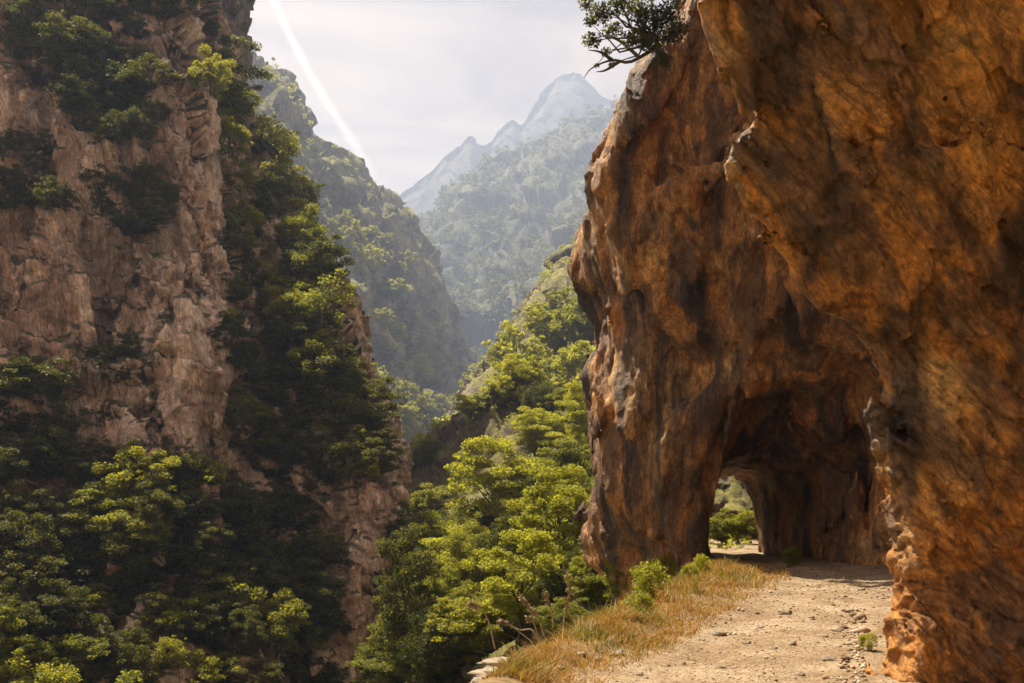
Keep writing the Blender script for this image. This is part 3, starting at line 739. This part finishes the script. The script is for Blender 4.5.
# ---- trees of the slope below the path
NH = ('near_hillside',)
for x, y, w, k in [(495, 548, 112, 'broadleaf'), (560, 470, 62, 'broadleaf'), (588, 458, 60, 'broadleaf'), (535, 458, 52, 'broadleaf'), (575, 505, 66, 'bushy'), (545, 515, 50, 'bushy'), (465, 600, 84, 'broadleaf'), (560, 590, 96, 'broadleaf'), (520, 640, 92, 'broadleaf'),
                   (468, 665, 78, 'bushy'), (436, 600, 70, 'broadleaf'), (598, 560, 76, 'broadleaf'), (590, 610, 60, 'bushy'), (500, 690, 80, 'bushy'), (440, 690, 70, 'bushy'), (545, 555, 60, 'bushy'), (515, 590, 66, 'bushy'), (450, 560, 54, 'bushy'), (430, 530, 44, 'bushy'),
                   (516, 412, 44, 'broadleaf'), (540, 420, 34, 'bushy'), (425, 468, 30, 'bushy'), (600, 430, 54, 'broadleaf'), (570, 415, 40, 'bushy'), (480, 640, 60, 'bushy'), (540, 680, 66, 'bushy'), (410, 650, 60, 'bushy'), (430, 640, 60, 'broadleaf'), (600, 500, 56, 'broadleaf'), (385, 688, 60, 'bushy'), (372, 676, 44, 'bushy'), (395, 660, 46, 'bushy')]:
    place('slope', x, y, w, k, 'tree' if k == 'broadleaf' else 'bush', allow=NH)
scatter('slope', [(420, 560), (470, 560), (600, 480), (620, 600), (560, 640), (480, 690), (410, 690)], 26, (36, 62), ['bushy', 'broadleaf'], 'bush', NH)
place('slope', 408, 690, 78, 'holm', 'tree', 'tall dark', NH + LC, 'tall dark evergreen tree beside the right edge of the shaded left cliff')
place('slope', 402, 580, 40, 'holm', 'tree', None, None)

# ---- trees on the farther spurs
SP = ('rocky_spur', 'near_hillside')
for x, y, w in [(516, 385, 52), (545, 352, 40), (568, 350, 42), (590, 345, 46), (600, 318, 44), (575, 385, 38), (598, 390, 40), (545, 395, 36), (502, 408, 34), (530, 405, 38), (560, 320, 30), (582, 300, 34), (540, 330, 30), (598, 285, 34), (555, 400, 30), (480, 415, 28), (470, 425, 26), (590, 375, 34)]:
    place('spur', x, y, w, 'fartree', 'tree', allow=SP)
scatter('spur', [(500, 400), (540, 350), (600, 310), (606, 400), (560, 420), (500, 425)], 20, (16, 32), ['fartree'], 'tree', SP)
LM = ('left_mountain',)
for x, y, w in [(418, 388, 32), (393, 305, 30), (372, 275, 26), (352, 262, 34), (350, 330, 30), (365, 340, 30), (340, 300, 34), (395, 345, 22), (410, 270, 18), (385, 330, 22), (405, 425, 26), (430, 420, 24), (345, 235, 20), (440, 440, 24)]:
    place('mountain', x, y, w, 'fartree', 'tree', allow=LM)
scatter('mountain', [(330, 230), (385, 240), (450, 400), (440, 440), (390, 440), (335, 330)], 15, (9, 24), ['fartree'], 'tree', LM, skip=0.25)

# ---- the bushes beyond the tunnel's far end
for x, y, w in [(722, 543, 36), (748, 540, 40), (735, 535, 30), (765, 538, 30)]:
    Y = 47.0 if x != 735 else 52.0
    p = at(x, 543, Y); p[2] = 0.0
    W = PROTO['bushy'][0][2]
    ITEMS.append(dict(zone='beyond', px=x, py=y, loc=Vector(p), kind='bushy', scale=w * Y / FPX / W, noun='bush', adj=None, label=None, wpx=w))

# ---- little bushes and weeds along the verge
for x, y, w, lab in [(577, 606, 26, 'rounded green bush just left of the dry flower stalks\' tallest spike'), (618, 598, 34, 'green bush where the tunnel rock meets the drop beside the path'), (650, 600, 40, 'pale green leafy weed in the middle of the dry grass verge'),
                     (668, 584, 36, 'pale green weed at the foot of the dark tunnel rock'), (640, 615, 30, 'low green weed on the path verge nearest the gorge edge'), (702, 574, 20, 'grey green weed against the rock left of the tunnel mouth'), (600, 612, 26, 'small bush on the drop edge between stalks and tunnel rock'),
                     (790, 566, 18, 'small dark weed at the tip of the grass before the tunnel shade'), (690, 580, 18, 'tufted weed in the verge grass left of the tunnel opening'), (868, 650, 16, 'tiny green weed at the foot of the sunlit rock edge')]:
    h = cast(x, y)
    if h and h[2] in ('verge_ground', 'path', 'tunnel_cliff'):
        ITEMS.append(dict(zone='verge', px=x, py=y, loc=h[0], kind='smallbush', scale=w * h[0].y / FPX / 1.7, noun='bush', adj=None, label=lab, wpx=w))

# ---- labels that single each plant out: the nearest landmark and the plant's rank from it
LAND = {
    'cliff': ('shrub on the shaded left cliff', [('top left corner', 30, 20), ('pale rock scar', 60, 290), ('pine on the crest', 240, 70), ('red rock buttress', 250, 180), ('small cave', 118, 365), ('bare ochre ledge', 260, 520), ('lower right foot', 370, 640), ('bottom left corner', 20, 670), ('leaning crest tree', 335, 310), ('middle gully', 225, 400)]),
    'slope': ('below the path', [('dark rock outcrop', 480, 450), ('tunnel rock', 600, 520), ('dry flower stalks', 545, 600), ('stone ledge', 490, 675), ('left cliff foot', 415, 600)]),
    'spur': ('on the rocky spur', [('spur crest', 570, 260), ('tunnel rock', 605, 350), ('light grassy ridge', 490, 410)]),
    'mountain': ('on the hazy left mountain', [('gorge narrows', 460, 400), ('leaning crest tree', 335, 300), ('mountain ridge', 420, 260), ('grassy ridge', 420, 440)]),
    'beyond': ('seen through the tunnel', [('left side of the opening', 700, 520), ('right side of the opening', 790, 520)]),
}
ORD = 'closest,second closest,third closest,fourth closest,fifth closest,sixth closest,seventh closest,eighth closest,ninth closest,tenth closest'.split(',')
def ordinal(i):
    if i < 10: return ORD[i]
    n = i + 1; suf = 'th' if 10 <= n % 100 <= 20 else {1: 'st', 2: 'nd', 3: 'rd'}.get(n % 10, 'th')
    return f'{n}{suf} closest'
GROUPS = {'cliff': 'shrubs on the shaded left cliff', 'slope': 'trees and bushes on the slope below the path', 'spur': 'trees on the rocky spur', 'mountain': 'trees on the hazy left mountain', 'beyond': 'bushes beyond the tunnel', 'verge': 'weeds and bushes on the path verge'}
LOOK = {'cliffbush': 'dark evergreen', 'lightbush': 'lighter green', 'holm': 'tall dark', 'broadleaf': 'leafy green', 'bushy': 'dense rounded', 'fartree': 'pale green', 'smallbush': 'small green'}
NOUN = {'cliffbush': 'shrub', 'lightbush': 'shrub', 'holm': 'tree', 'broadleaf': 'tree', 'bushy': 'bush', 'fartree': 'tree', 'smallbush': 'bush'}
byland = {}
for it in ITEMS:
    if it['label']: continue
    lm = LAND[it['zone']][1]
    it['lm'] = min(lm, key=lambda l: (l[1] - it['px']) ** 2 + (l[2] - it['py']) ** 2)
    byland.setdefault((it['zone'], LOOK[it['kind']], NOUN[it['kind']], it['lm'][0]), []).append(it)
for (zone, look, noun, lmn), its in byland.items():
    its.sort(key=lambda i: (i['lm'][1] - i['px']) ** 2 + (i['lm'][2] - i['py']) ** 2)
    where = LAND[zone][0].replace('shrub ', '')
    for k, it in enumerate(its):
        it['label'] = f"{look} {noun} {where}, {ordinal(k)} to the {lmn}"

NAMES = {'cliffbush': 'cliff_shrub', 'lightbush': 'cliff_shrub', 'holm': 'evergreen_tree', 'broadleaf': 'broadleaf_tree', 'bushy': 'bush', 'fartree': 'tree', 'smallbush': 'weed'}
for it in ITEMS:
    pr = random.choice(PROTO[it['kind']])
    e = empty(NAMES[it['kind']], it['loc'], random.uniform(0, 6.28), it['scale'])
    e.scale = (it['scale'] * random.uniform(.8, 1.2), it['scale'] * random.uniform(.8, 1.2), it['scale'] * random.uniform(.75, 1.25))
    tag(e, it['label'], NOUN[it['kind']], GROUPS[it['zone']])
    add_obj('trunk', pr[0], None, e); add_obj('crown', pr[1], None, e)
print('plants', len(ITEMS))

# ---- trees with a shape of their own
def own_tree(name, label, cat, base, Yb, clumps, leaf, mat, dens, flat=0.6, trunk_r=0.12, forks=None, up=0.6, bare=()):
    """base and clumps are surveyed points (seen column, row, distance offset, radius in seen pixels)."""
    h = cast(*base)
    if h and h[2] in ('left_cliff', 'tunnel_cliff') and abs(h[0].y - Yb) < 16: Yb = h[0].y
    b = at(base[0], base[1], Yb)
    e = empty(name, b)
    cl = np.array([at(x, y, Yb + dy) - b for x, y, dy, r in clumps]); rad = np.array([r * Yb / FPX for *_, r in clumps])
    nl = np.maximum((dens * rad ** 2).astype(int), 30)
    C = []
    for c, r, n_ in zip(cl, rad, nl):
        q = rng.normal(size=(n_, 3)); q /= np.linalg.norm(q, axis=1)[:, None]; q *= rng.random(n_)[:, None] ** 0.5
        q[:, 2] *= flat
        C.append(c + q * r * np.array((1, .8, 1)))
    cv, cf = leaf_quads(np.concatenate(C), leaf, up)
    hub = np.array(at(*forks, Yb) - b) if forks else cl.mean(0) * 0.45
    tr = [limb((0, 0, -0.2), hub, trunk_r, trunk_r * .6, .06)]
    for c in cl: tr.append(limb(hub, c, trunk_r * .45, trunk_r * .06, .10))
    for pl in bare:
        pp = np.array([at(x, y, Yb + dy) - b for x, y, dy in pl]); tr.append(tube(cr_interp(pp, 14), np.linspace(trunk_r * .55, trunk_r * .08, 14)))
    tv, tf = join(tr)
    add_obj('trunk', mk_mesh(name + '_trunk', tv, tf), M['bark'], e); add_obj('crown', mk_mesh(name + '_crown', cv, cf, False), M[mat], e)
    tag(e, label, cat)
    return e
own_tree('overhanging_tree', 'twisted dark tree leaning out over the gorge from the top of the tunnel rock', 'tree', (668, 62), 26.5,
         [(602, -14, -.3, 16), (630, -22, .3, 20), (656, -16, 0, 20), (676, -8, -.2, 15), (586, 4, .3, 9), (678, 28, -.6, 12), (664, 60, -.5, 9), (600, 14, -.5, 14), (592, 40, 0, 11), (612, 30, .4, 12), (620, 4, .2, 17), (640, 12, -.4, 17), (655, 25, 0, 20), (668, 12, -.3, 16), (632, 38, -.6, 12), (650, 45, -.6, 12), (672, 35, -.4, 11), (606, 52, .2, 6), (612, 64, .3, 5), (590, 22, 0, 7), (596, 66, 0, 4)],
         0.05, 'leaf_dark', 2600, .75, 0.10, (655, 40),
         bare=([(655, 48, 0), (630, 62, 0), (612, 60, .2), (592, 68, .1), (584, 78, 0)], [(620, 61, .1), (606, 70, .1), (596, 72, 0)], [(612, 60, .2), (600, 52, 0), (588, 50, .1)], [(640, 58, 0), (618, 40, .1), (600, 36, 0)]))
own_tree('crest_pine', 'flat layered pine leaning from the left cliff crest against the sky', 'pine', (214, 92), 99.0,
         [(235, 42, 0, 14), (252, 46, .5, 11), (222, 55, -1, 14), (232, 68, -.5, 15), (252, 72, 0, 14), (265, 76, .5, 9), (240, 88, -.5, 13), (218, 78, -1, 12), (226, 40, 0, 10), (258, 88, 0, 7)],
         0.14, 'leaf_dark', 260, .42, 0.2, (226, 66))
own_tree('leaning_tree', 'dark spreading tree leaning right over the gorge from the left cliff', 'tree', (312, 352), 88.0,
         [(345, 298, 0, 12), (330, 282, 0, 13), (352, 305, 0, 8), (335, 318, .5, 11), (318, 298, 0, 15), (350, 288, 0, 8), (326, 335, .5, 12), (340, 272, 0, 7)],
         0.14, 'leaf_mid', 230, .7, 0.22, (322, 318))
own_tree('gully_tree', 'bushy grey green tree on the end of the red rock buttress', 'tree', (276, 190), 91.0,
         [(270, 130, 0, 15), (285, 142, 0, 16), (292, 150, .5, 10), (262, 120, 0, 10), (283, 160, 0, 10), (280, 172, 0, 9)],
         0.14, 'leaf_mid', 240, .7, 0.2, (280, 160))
for cx, cy, w, lab in [(18, 668, 26, 'sunlit yellow green treetop in the bottom left corner, leftmost of three'), (66, 676, 24, 'sunlit yellow green treetop between two others at the bottom left'), (130, 682, 26, 'sunlit yellow green treetop at bottom left, rightmost of three')]:
    own_tree('sunlit_tree', lab, 'tree', (cx + 5, cy + 120), 38.0,
             [(cx + random.uniform(-1, 1) * w, cy + random.uniform(0, 1) * w * .9, random.uniform(-1, 1), random.uniform(8, 13)) for _ in range(9)] + [(cx, cy - 3, 0, 13), (cx, cy + 30, 0, 26), (cx, cy + 55, 0, 30)],
             0.085, 'leaf_bright', 700, .75, 0.14, (cx, cy + 60))

# ---- far woods: nobody could count them
def forest(name, src, n, rmin, rmax, quad, per, lab, mask_scale, thr, mat='leaf_far'):
    me = src.data; nv = len(me.vertices); co = np.empty(nv * 3, np.float32); me.vertices.foreach_get('co', co); co = co.reshape(-1, 3)
    no = np.empty(nv * 3, np.float32); me.vertices.foreach_get('normal', no); no = no.reshape(-1, 3)
    px = 512 + co[:, 0] / co[:, 1] * FPX; py = HOR - (co[:, 2] - EYE) / co[:, 1] * FPX
    ms = fbm(co, mask_scale, 4, .55, 171)
    ok = (px > 150) & (px < 800) & (py < 600) & (py > -60) & (ms + 0.5 * np.abs(no[:, 2]) > thr)
    w = ok * co[:, 1] ** -1.0; w = w / w.sum()
    idx = rng.choice(nv, n, p=w)
    base = co[idx] + rng.normal(size=(n, 3)) * rmax * .5
    r = rng.uniform(rmin, rmax, n)
    q = rng.normal(size=(n, per, 3)); q /= np.linalg.norm(q, axis=2)[..., None]; q *= rng.uniform(.5, 1, (n, per, 1)); 
    C = (base[:, None] + q * r[:, None, None] * np.array((1, 1, .9)) + np.array((0, 0, .6)) * r[:, None, None]).reshape(-1, 3)
    v, f = leaf_quads(C, quad, .4)
    tag(add_obj(name, mk_mesh(name, v, f, False), M[mat]), lab, 'woodland', kind='stuff')
forest('mountain_woods', right_mountain, 3400, 5.0, 11.0, 2.7, 36, 'hazy woodland covering the right mountain', 260, 0.15, mat='leaf_dark')
forest('ridge_woods', mid_left, 2000, 1.4, 3.6, 0.9, 34, 'patchy scrub and small trees on the left mountain', 60, 0.20)
forest('spur_scrub', right_spur, 700, .8, 2.0, 0.42, 34, 'patchy scrub on the rocky spur', 25, 0.18)
forest('slope_scrub', near_slope, 700, .35, .9, 0.17, 40, 'low scrub and ground cover on the slope below the path', 9, 0.10)

# ---- verge grass
def grass(name, lab, n, mat, fn, hmin, hmax, wid):
    Y = np.exp(rng.uniform(np.log(8.8), np.log(29), n * 3)); u = rng.random(n * 3)
    X = edge_x(Y) - 0.25 + u * (path_x(Y) - edge_x(Y) + 0.75)
    P = np.stack((X, Y, np.zeros_like(X)), 1)
    k = fn(X, Y, u, P) * ~((X < edge_x(Y) + .2) & (Y < 10.5)); keep = rng.random(n * 3) < k
    X, Y = X[keep][:n], Y[keep][:n]; m = len(X)
    Z = ground_z(X, Y) - 0.01
    h = rng.uniform(hmin, hmax, m) * (0.5 + 0.7 * rng.random(m)) * np.clip(.8 + 1.5 * fbm(np.stack((X, Y, 0 * X), 1), .5, 2, .5, 207), .35, 1.5); a = rng.uniform(0, 6.283, m); w = wid * rng.uniform(.7, 1.4, m) * np.clip(Y / 13, .8, 1.8)
    lx, ly = rng.normal(size=(2, m)) * 0.7 + 1.2 * np.stack([fbm(np.stack((X, Y, 0 * X), 1), .6, 2, .5, s_) for s_ in (211, 213)])
    s = np.stack((np.cos(a), np.sin(a), np.zeros(m)), 1) * w[:, None]
    B = np.stack((X, Y, Z), 1)
    mid = B + np.stack((lx * h * .3, ly * h * .3, h * .55), 1); tip = B + np.stack((lx * h, ly * h, h), 1)
    V = np.stack((B - s, B + s, mid - s * .75, mid + s * .75, tip - s * .15, tip + s * .15), 1).reshape(-1, 3)
    i = np.arange(m)[:, None] * 6
    F = np.concatenate((i + np.array((0, 1, 3, 2)), i + np.array((2, 3, 5, 4))))
    tag(add_obj(name, mk_mesh(name, V, F, False), M[mat]), lab, 'grass', kind='stuff')
gm_ = lambda P: fbm(P, 1.3, 3, .5, 201)
grass('dry_grass', 'dry golden grass along the gorge side of the path', 30000, 'grass', lambda X, Y, u, P: np.clip(1.12 - u, .03, 1) ** .9 * np.clip(.62 + 2.0 * gm_(P), 0.12, 1), .04, .17, .006)
grass('green_grass', 'green grass tufts among the dry verge grass', 10000, 'grass_green', lambda X, Y, u, P: np.clip(gm_(P + 40) * 3.0 + .05, 0, 1) * np.clip(1.0 - u, 0, 1), .06, .24, .007)

# ---- stones on the path
def stone_mesh(seed, flat, rough=.30):
    n, k = 12, 18; V = []
    for i in range(n + 1):
        for j in range(k):
            t, p = math.pi * i / n, 2 * math.pi * j / k
            V.append((math.sin(t) * math.cos(p), math.sin(t) * math.sin(p), math.cos(t)))
    V = np.array(V); r = 1 + rough * facets(V, 0.9, seed) + 0.10 * facets(V, 0.4, seed + 1)
    V = V * r[:, None] * np.array((1, .75, flat))
    F = np.array([(i * k + j, (i + 1) * k + j, (i + 1) * k + (j + 1) % k, i * k + (j + 1) % k) for i in range(n) for j in range(k)])
    me = mk_mesh('stone', V, F, False); me.materials.append(M['stone']); return me
STONES = [stone_mesh(300 + 7 * i, f) for i, f in enumerate((.45, .55, .35, .6))]
stone_px = [(718, 635, 15, 'pale flat stone alone in the left half of the path'), (747, 644, 8, 'small dark stone right of the pale flat path stone'), (773, 649, 9, 'dark angular stone in the middle of the path'), (792, 645, 10, 'brown stone at the centre right of the path'), (720, 668, 9, 'dark stone low on the path near the frame bottom'),
            (785, 614, 13, 'flat brown stone at mid path in front of the tunnel'), (838, 631, 12, 'low ochre stone on the right side of the path'), (825, 637, 7, 'small stone beside the low ochre stone'), (600, 660, 11, 'dark stone at the verge edge, beside a larger one'), (617, 656, 15, 'larger brown stone where verge grass meets gravel'), (580, 655, 13, 'pale stone half sunk in the verge grass'),
            (683, 664, 6, 'pebble sized stone at the lower left of the gravel'), (760, 628, 7, 'small stone behind the pale flat path stone'), (850, 612, 9, 'stone near the rock wall before the tunnel shade'), (810, 618, 8, 'small stone at the path centre before the tunnel'), (660, 647, 7, 'small stone at the grass edge of the gravel'), (830, 660, 14, 'stone slab piece low beside the rock wall foot'), (690, 620, 7, 'small stone by the verge grass at mid path'),
            (735, 600, 6, 'tiny stone beside the golden grass'), (862, 590, 7, 'small stone by the wall close to the tunnel shade'), (560, 668, 10, 'stone behind the flat ledge stones'), (640, 675, 7, 'stone at the bottom edge of the gravel left of centre'), (800, 675, 10, 'stone at the bottom edge of the path right of centre')]
SPOS = []
for i, (x, y, w, lab) in enumerate(stone_px):
    h = cast(x, y)
    if not h or h[2] not in ('path', 'verge_ground'): continue
    s = w * h[0].y / FPX / 2
    o = add_obj('stone', STONES[i % 4]); o.location = h[0] + Vector((0, 0, s * .12)); o.scale = (s, s, s); o.rotation_euler = (random.uniform(-.2, .2), random.uniform(-.2, .2), random.uniform(-.5, .5))
    tag(o, lab, 'stone', 'loose stones on the path')
# gravel: uncountable small chips
n = 11000
Yp = np.exp(rng.uniform(np.log(8.8), np.log(30), n)); Xp = path_x(Yp) - .2 + rng.random(n) ** 1.2 * 5.0
rr = rng.gamma(1.3, .0042, n) * np.clip(Yp / 12, .8, 1.5) + .003
wy = rng.uniform(9.0, 16, 260); Yp = np.concatenate((Yp, wy)); Xp = np.concatenate((Xp, wy * .352 + .02 - np.abs(rng.normal(0, .16, 260)))); rr = np.concatenate((rr, rng.gamma(1.5, .011, 260) + .007)); n += 260
base = np.array([(1, 0, 0), (0, 1, 0), (-1, 0, 0), (0, -1, 0), (0, 0, .8), (0, 0, -.5)])
Fb = np.array([(0, 1, 4), (1, 2, 4), (2, 3, 4), (3, 0, 4), (1, 0, 5), (2, 1, 5), (3, 2, 5), (0, 3, 5)])
Vg = (base[None] * rng.uniform(.6, 1.3, (n, 6, 3)))
an = rng.uniform(0, 6.28, n); ca, sa = np.cos(an)[:, None], np.sin(an)[:, None]
Vg = np.stack((Vg[..., 0] * ca - Vg[..., 1] * sa, Vg[..., 0] * sa + Vg[..., 1] * ca, Vg[..., 2]), -1) * rr[:, None, None] + np.stack((Xp, Yp, ground_z(Xp, Yp) + rr * .2), 1)[:, None]
Fg = (np.arange(n)[:, None, None] * 6 + Fb).reshape(-1, 3)
# (scree gathered at the wall foot is part of the same loose gravel)
tag(add_obj('gravel', mk_mesh('gravel', Vg.reshape(-1, 3), Fg, False), M['chips']), 'loose gravel chips strewn over the path', 'gravel', kind='stuff')

# flat ledge stones at the path's outer edge
for i, (x, y, w, hh, lab) in enumerate([(505, 662, 40, 5, 'upper flat stone slab of the ledge at the path edge'), (495, 672, 46, 6, 'middle flat stone slab of the ledge at the path edge'), (488, 682, 52, 7, 'lowest flat stone slab of the ledge, cut by the frame bottom')]):
    Y = 10.6 - .35 * i; p = at(x, y, Y); s = w * Y / FPX / 2
    n_, k_ = 10, 28; V = []
    me = stone_mesh(400 + i * 11, .2, .55)
    o = add_obj('ledge_stone', me); o.location = p; o.scale = (s, s * .9, s * .8); o.rotation_euler = (0, 0, .3 * i)
    tag(o, lab, 'stone', 'flat ledge stones at the path edge')

# ---- dry flower stalks over the drop
def stalk(base, Yb, pts, heads, lab):
    b = at(base[0], base[1], Yb)
    e = empty('dry_flower_stalk', b)
    pp = np.array([(0, 0, -.1)] + [tuple(at(x, y, Yb) - b) for x, y in pts]); c = cr_interp(pp, 16)
    v, f = tube(c, np.linspace(.012, .005, 16)); add_obj('stem', mk_mesh('stem', v, f), M['straw'], e)
    if heads:
        L = c[int(16 * (1 - heads)):]
        C = L[rng.integers(0, len(L), 170)] + rng.normal(size=(170, 3)) * .016
        v, f = leaf_quads(C, .02, 0.1); add_obj('seed_head', mk_mesh('seed_head', v, f, False), M['straw'], e)
    tag(e, lab, 'dry plant', 'dry flower stalks over the drop')
stalk((563, 622), 12.6, [(566, 605), (570, 590), (567, 575)], .7, 'tallest upright dry flower stalk with thick knobbly head')
stalk((553, 620), 12.6, [(552, 612), (548, 602), (545, 592)], .5, 'short upright dry flower stalk between the tallest and the slanting one')
stalk((545, 630), 12.2, [(538, 618), (530, 608), (521, 596)], .6, 'dry flower stalk slanting up to the left, longest slanting one')
stalk((540, 636), 11.8, [(532, 630), (520, 630), (508, 624), (499, 621)], .25, 'low dry stalk arching left from the drop edge')
stalk((540, 634), 12.0, [(534, 624), (528, 618)], .3, 'stubby dry stalk at the base of the slanting stalks')
stalk((495, 640), 11.5, [(488, 620), (478, 607), (469, 604)], .35, 'separate bent dry stalk farthest left over the drop')
# ------------------------------------------------------------------ haze and contrail
def haze_box():
    x0, x1, y0, y1, z0, z1 = -4600, 4600, -450, 4400, -76, 1330
    V = np.array([(x, y, z) for x in (x0, x1) for y in (y0, y1) for z in (z0, z1)])
    F = np.array([(0, 1, 3, 2), (4, 6, 7, 5), (0, 4, 5, 1), (2, 3, 7, 6), (0, 2, 6, 4), (1, 5, 7, 3)])
    m, nt = new_mat('haze_air')
    v = N_(nt, 'ShaderNodeVolumePrincipled', {'Color': (0.55, 0.68, 1.0, 1), 'Density': 0.00028, 'Anisotropy': 0.35})
    o = N_(nt, 'ShaderNodeOutputMaterial'); nt.links.new(v.outputs[0], o.inputs['Volume'])
    tag(add_obj('haze', mk_mesh('haze', V, F, False), m), kind='stuff')
haze_box()

def contrail():
    pts = [(258, -40), (270, -8), (292, 40), (318, 88), (345, 130), (366, 163), (384, 190)]
    wpx = [10, 11, 12, 14, 14, 13, 9]
    alt = 1900.0
    C = []
    for (x, y), w in zip(pts, wpx):
        Y = (alt - EYE) / ((HOR - y) / FPX); C.append((*at(x, y, Y), w * Y / FPX / 2))
    C = cr_interp(np.array(C), 140)
    ns = 16; V = []; A = []
    for i, c in enumerate(C):
        t = C[min(i + 1, len(C) - 1), :3] - C[max(i - 1, 0), :3]; t /= np.linalg.norm(t)
        side = np.cross(t, (0, 0, 1)); side /= np.linalg.norm(side); up = np.cross(side, t)
        wob = 1.1 + 0.22 * math.sin(i * 0.5) * math.sin(i * 0.23 + 1) + 0.10 * random.uniform(-1, 1)
        for k in range(ns):
            a = 2 * math.pi * k / ns
            V.append(c[:3] + side * math.cos(a) * c[3] * wob + up * math.sin(a) * c[3] * 0.45 * wob)
            A.append((1 - abs(math.cos(a))) ** 1.4 * min(1, (len(C) - 1 - i) / 25))
    F = [(i * ns + k, i * ns + (k + 1) % ns, (i + 1) * ns + (k + 1) % ns, (i + 1) * ns + k) for i in range(len(C) - 1) for k in range(ns)]
    me = mk_mesh('contrail', np.array(V), np.array(F))
    at_ = me.attributes.new('core', 'FLOAT', 'POINT'); at_.data.foreach_set('value', np.array(A, np.float32))
    m, nt = new_mat('ice_cloud'); L = nt.links.new
    g = N_(nt, 'ShaderNodeTexCoord').outputs['Object']
    nf = noise(nt, g, 0.02, 7, 0.7)
    att = N_(nt, 'ShaderNodeAttribute', attribute_name='core')
    mu = N_(nt, 'ShaderNodeMath', operation='MULTIPLY'); L(att.outputs['Fac'], mu.inputs[0])
    r2 = ramp(nt, nf, [(0.34, (0.02,) * 3), (0.60, (0.32,) * 3)]); L(r2, mu.inputs[1])
    t = N_(nt, 'ShaderNodeBsdfTransparent')
    a = N_(nt, 'ShaderNodeBsdfTranslucent', {'Color': (0.72, 0.72, 0.70, 1)}); b = N_(nt, 'ShaderNodeBsdfDiffuse', {'Color': (0.72, 0.72, 0.70, 1)})
    m1 = N_(nt, 'ShaderNodeMixShader'); m1.inputs[0].default_value = 0.65; L(b.outputs[0], m1.inputs[1]); L(a.outputs[0], m1.inputs[2])
    m2 = N_(nt, 'ShaderNodeMixShader'); L(mu.outputs[0], m2.inputs[0]); L(t.outputs[0], m2.inputs[1]); L(m1.outputs[0], m2.inputs[2])
    o = N_(nt, 'ShaderNodeOutputMaterial'); L(m2.outputs[0], o.inputs['Surface'])
    tag(add_obj('contrail', me, m), 'long white aircraft contrail slanting across the pale sky above the gorge', 'contrail')
contrail()
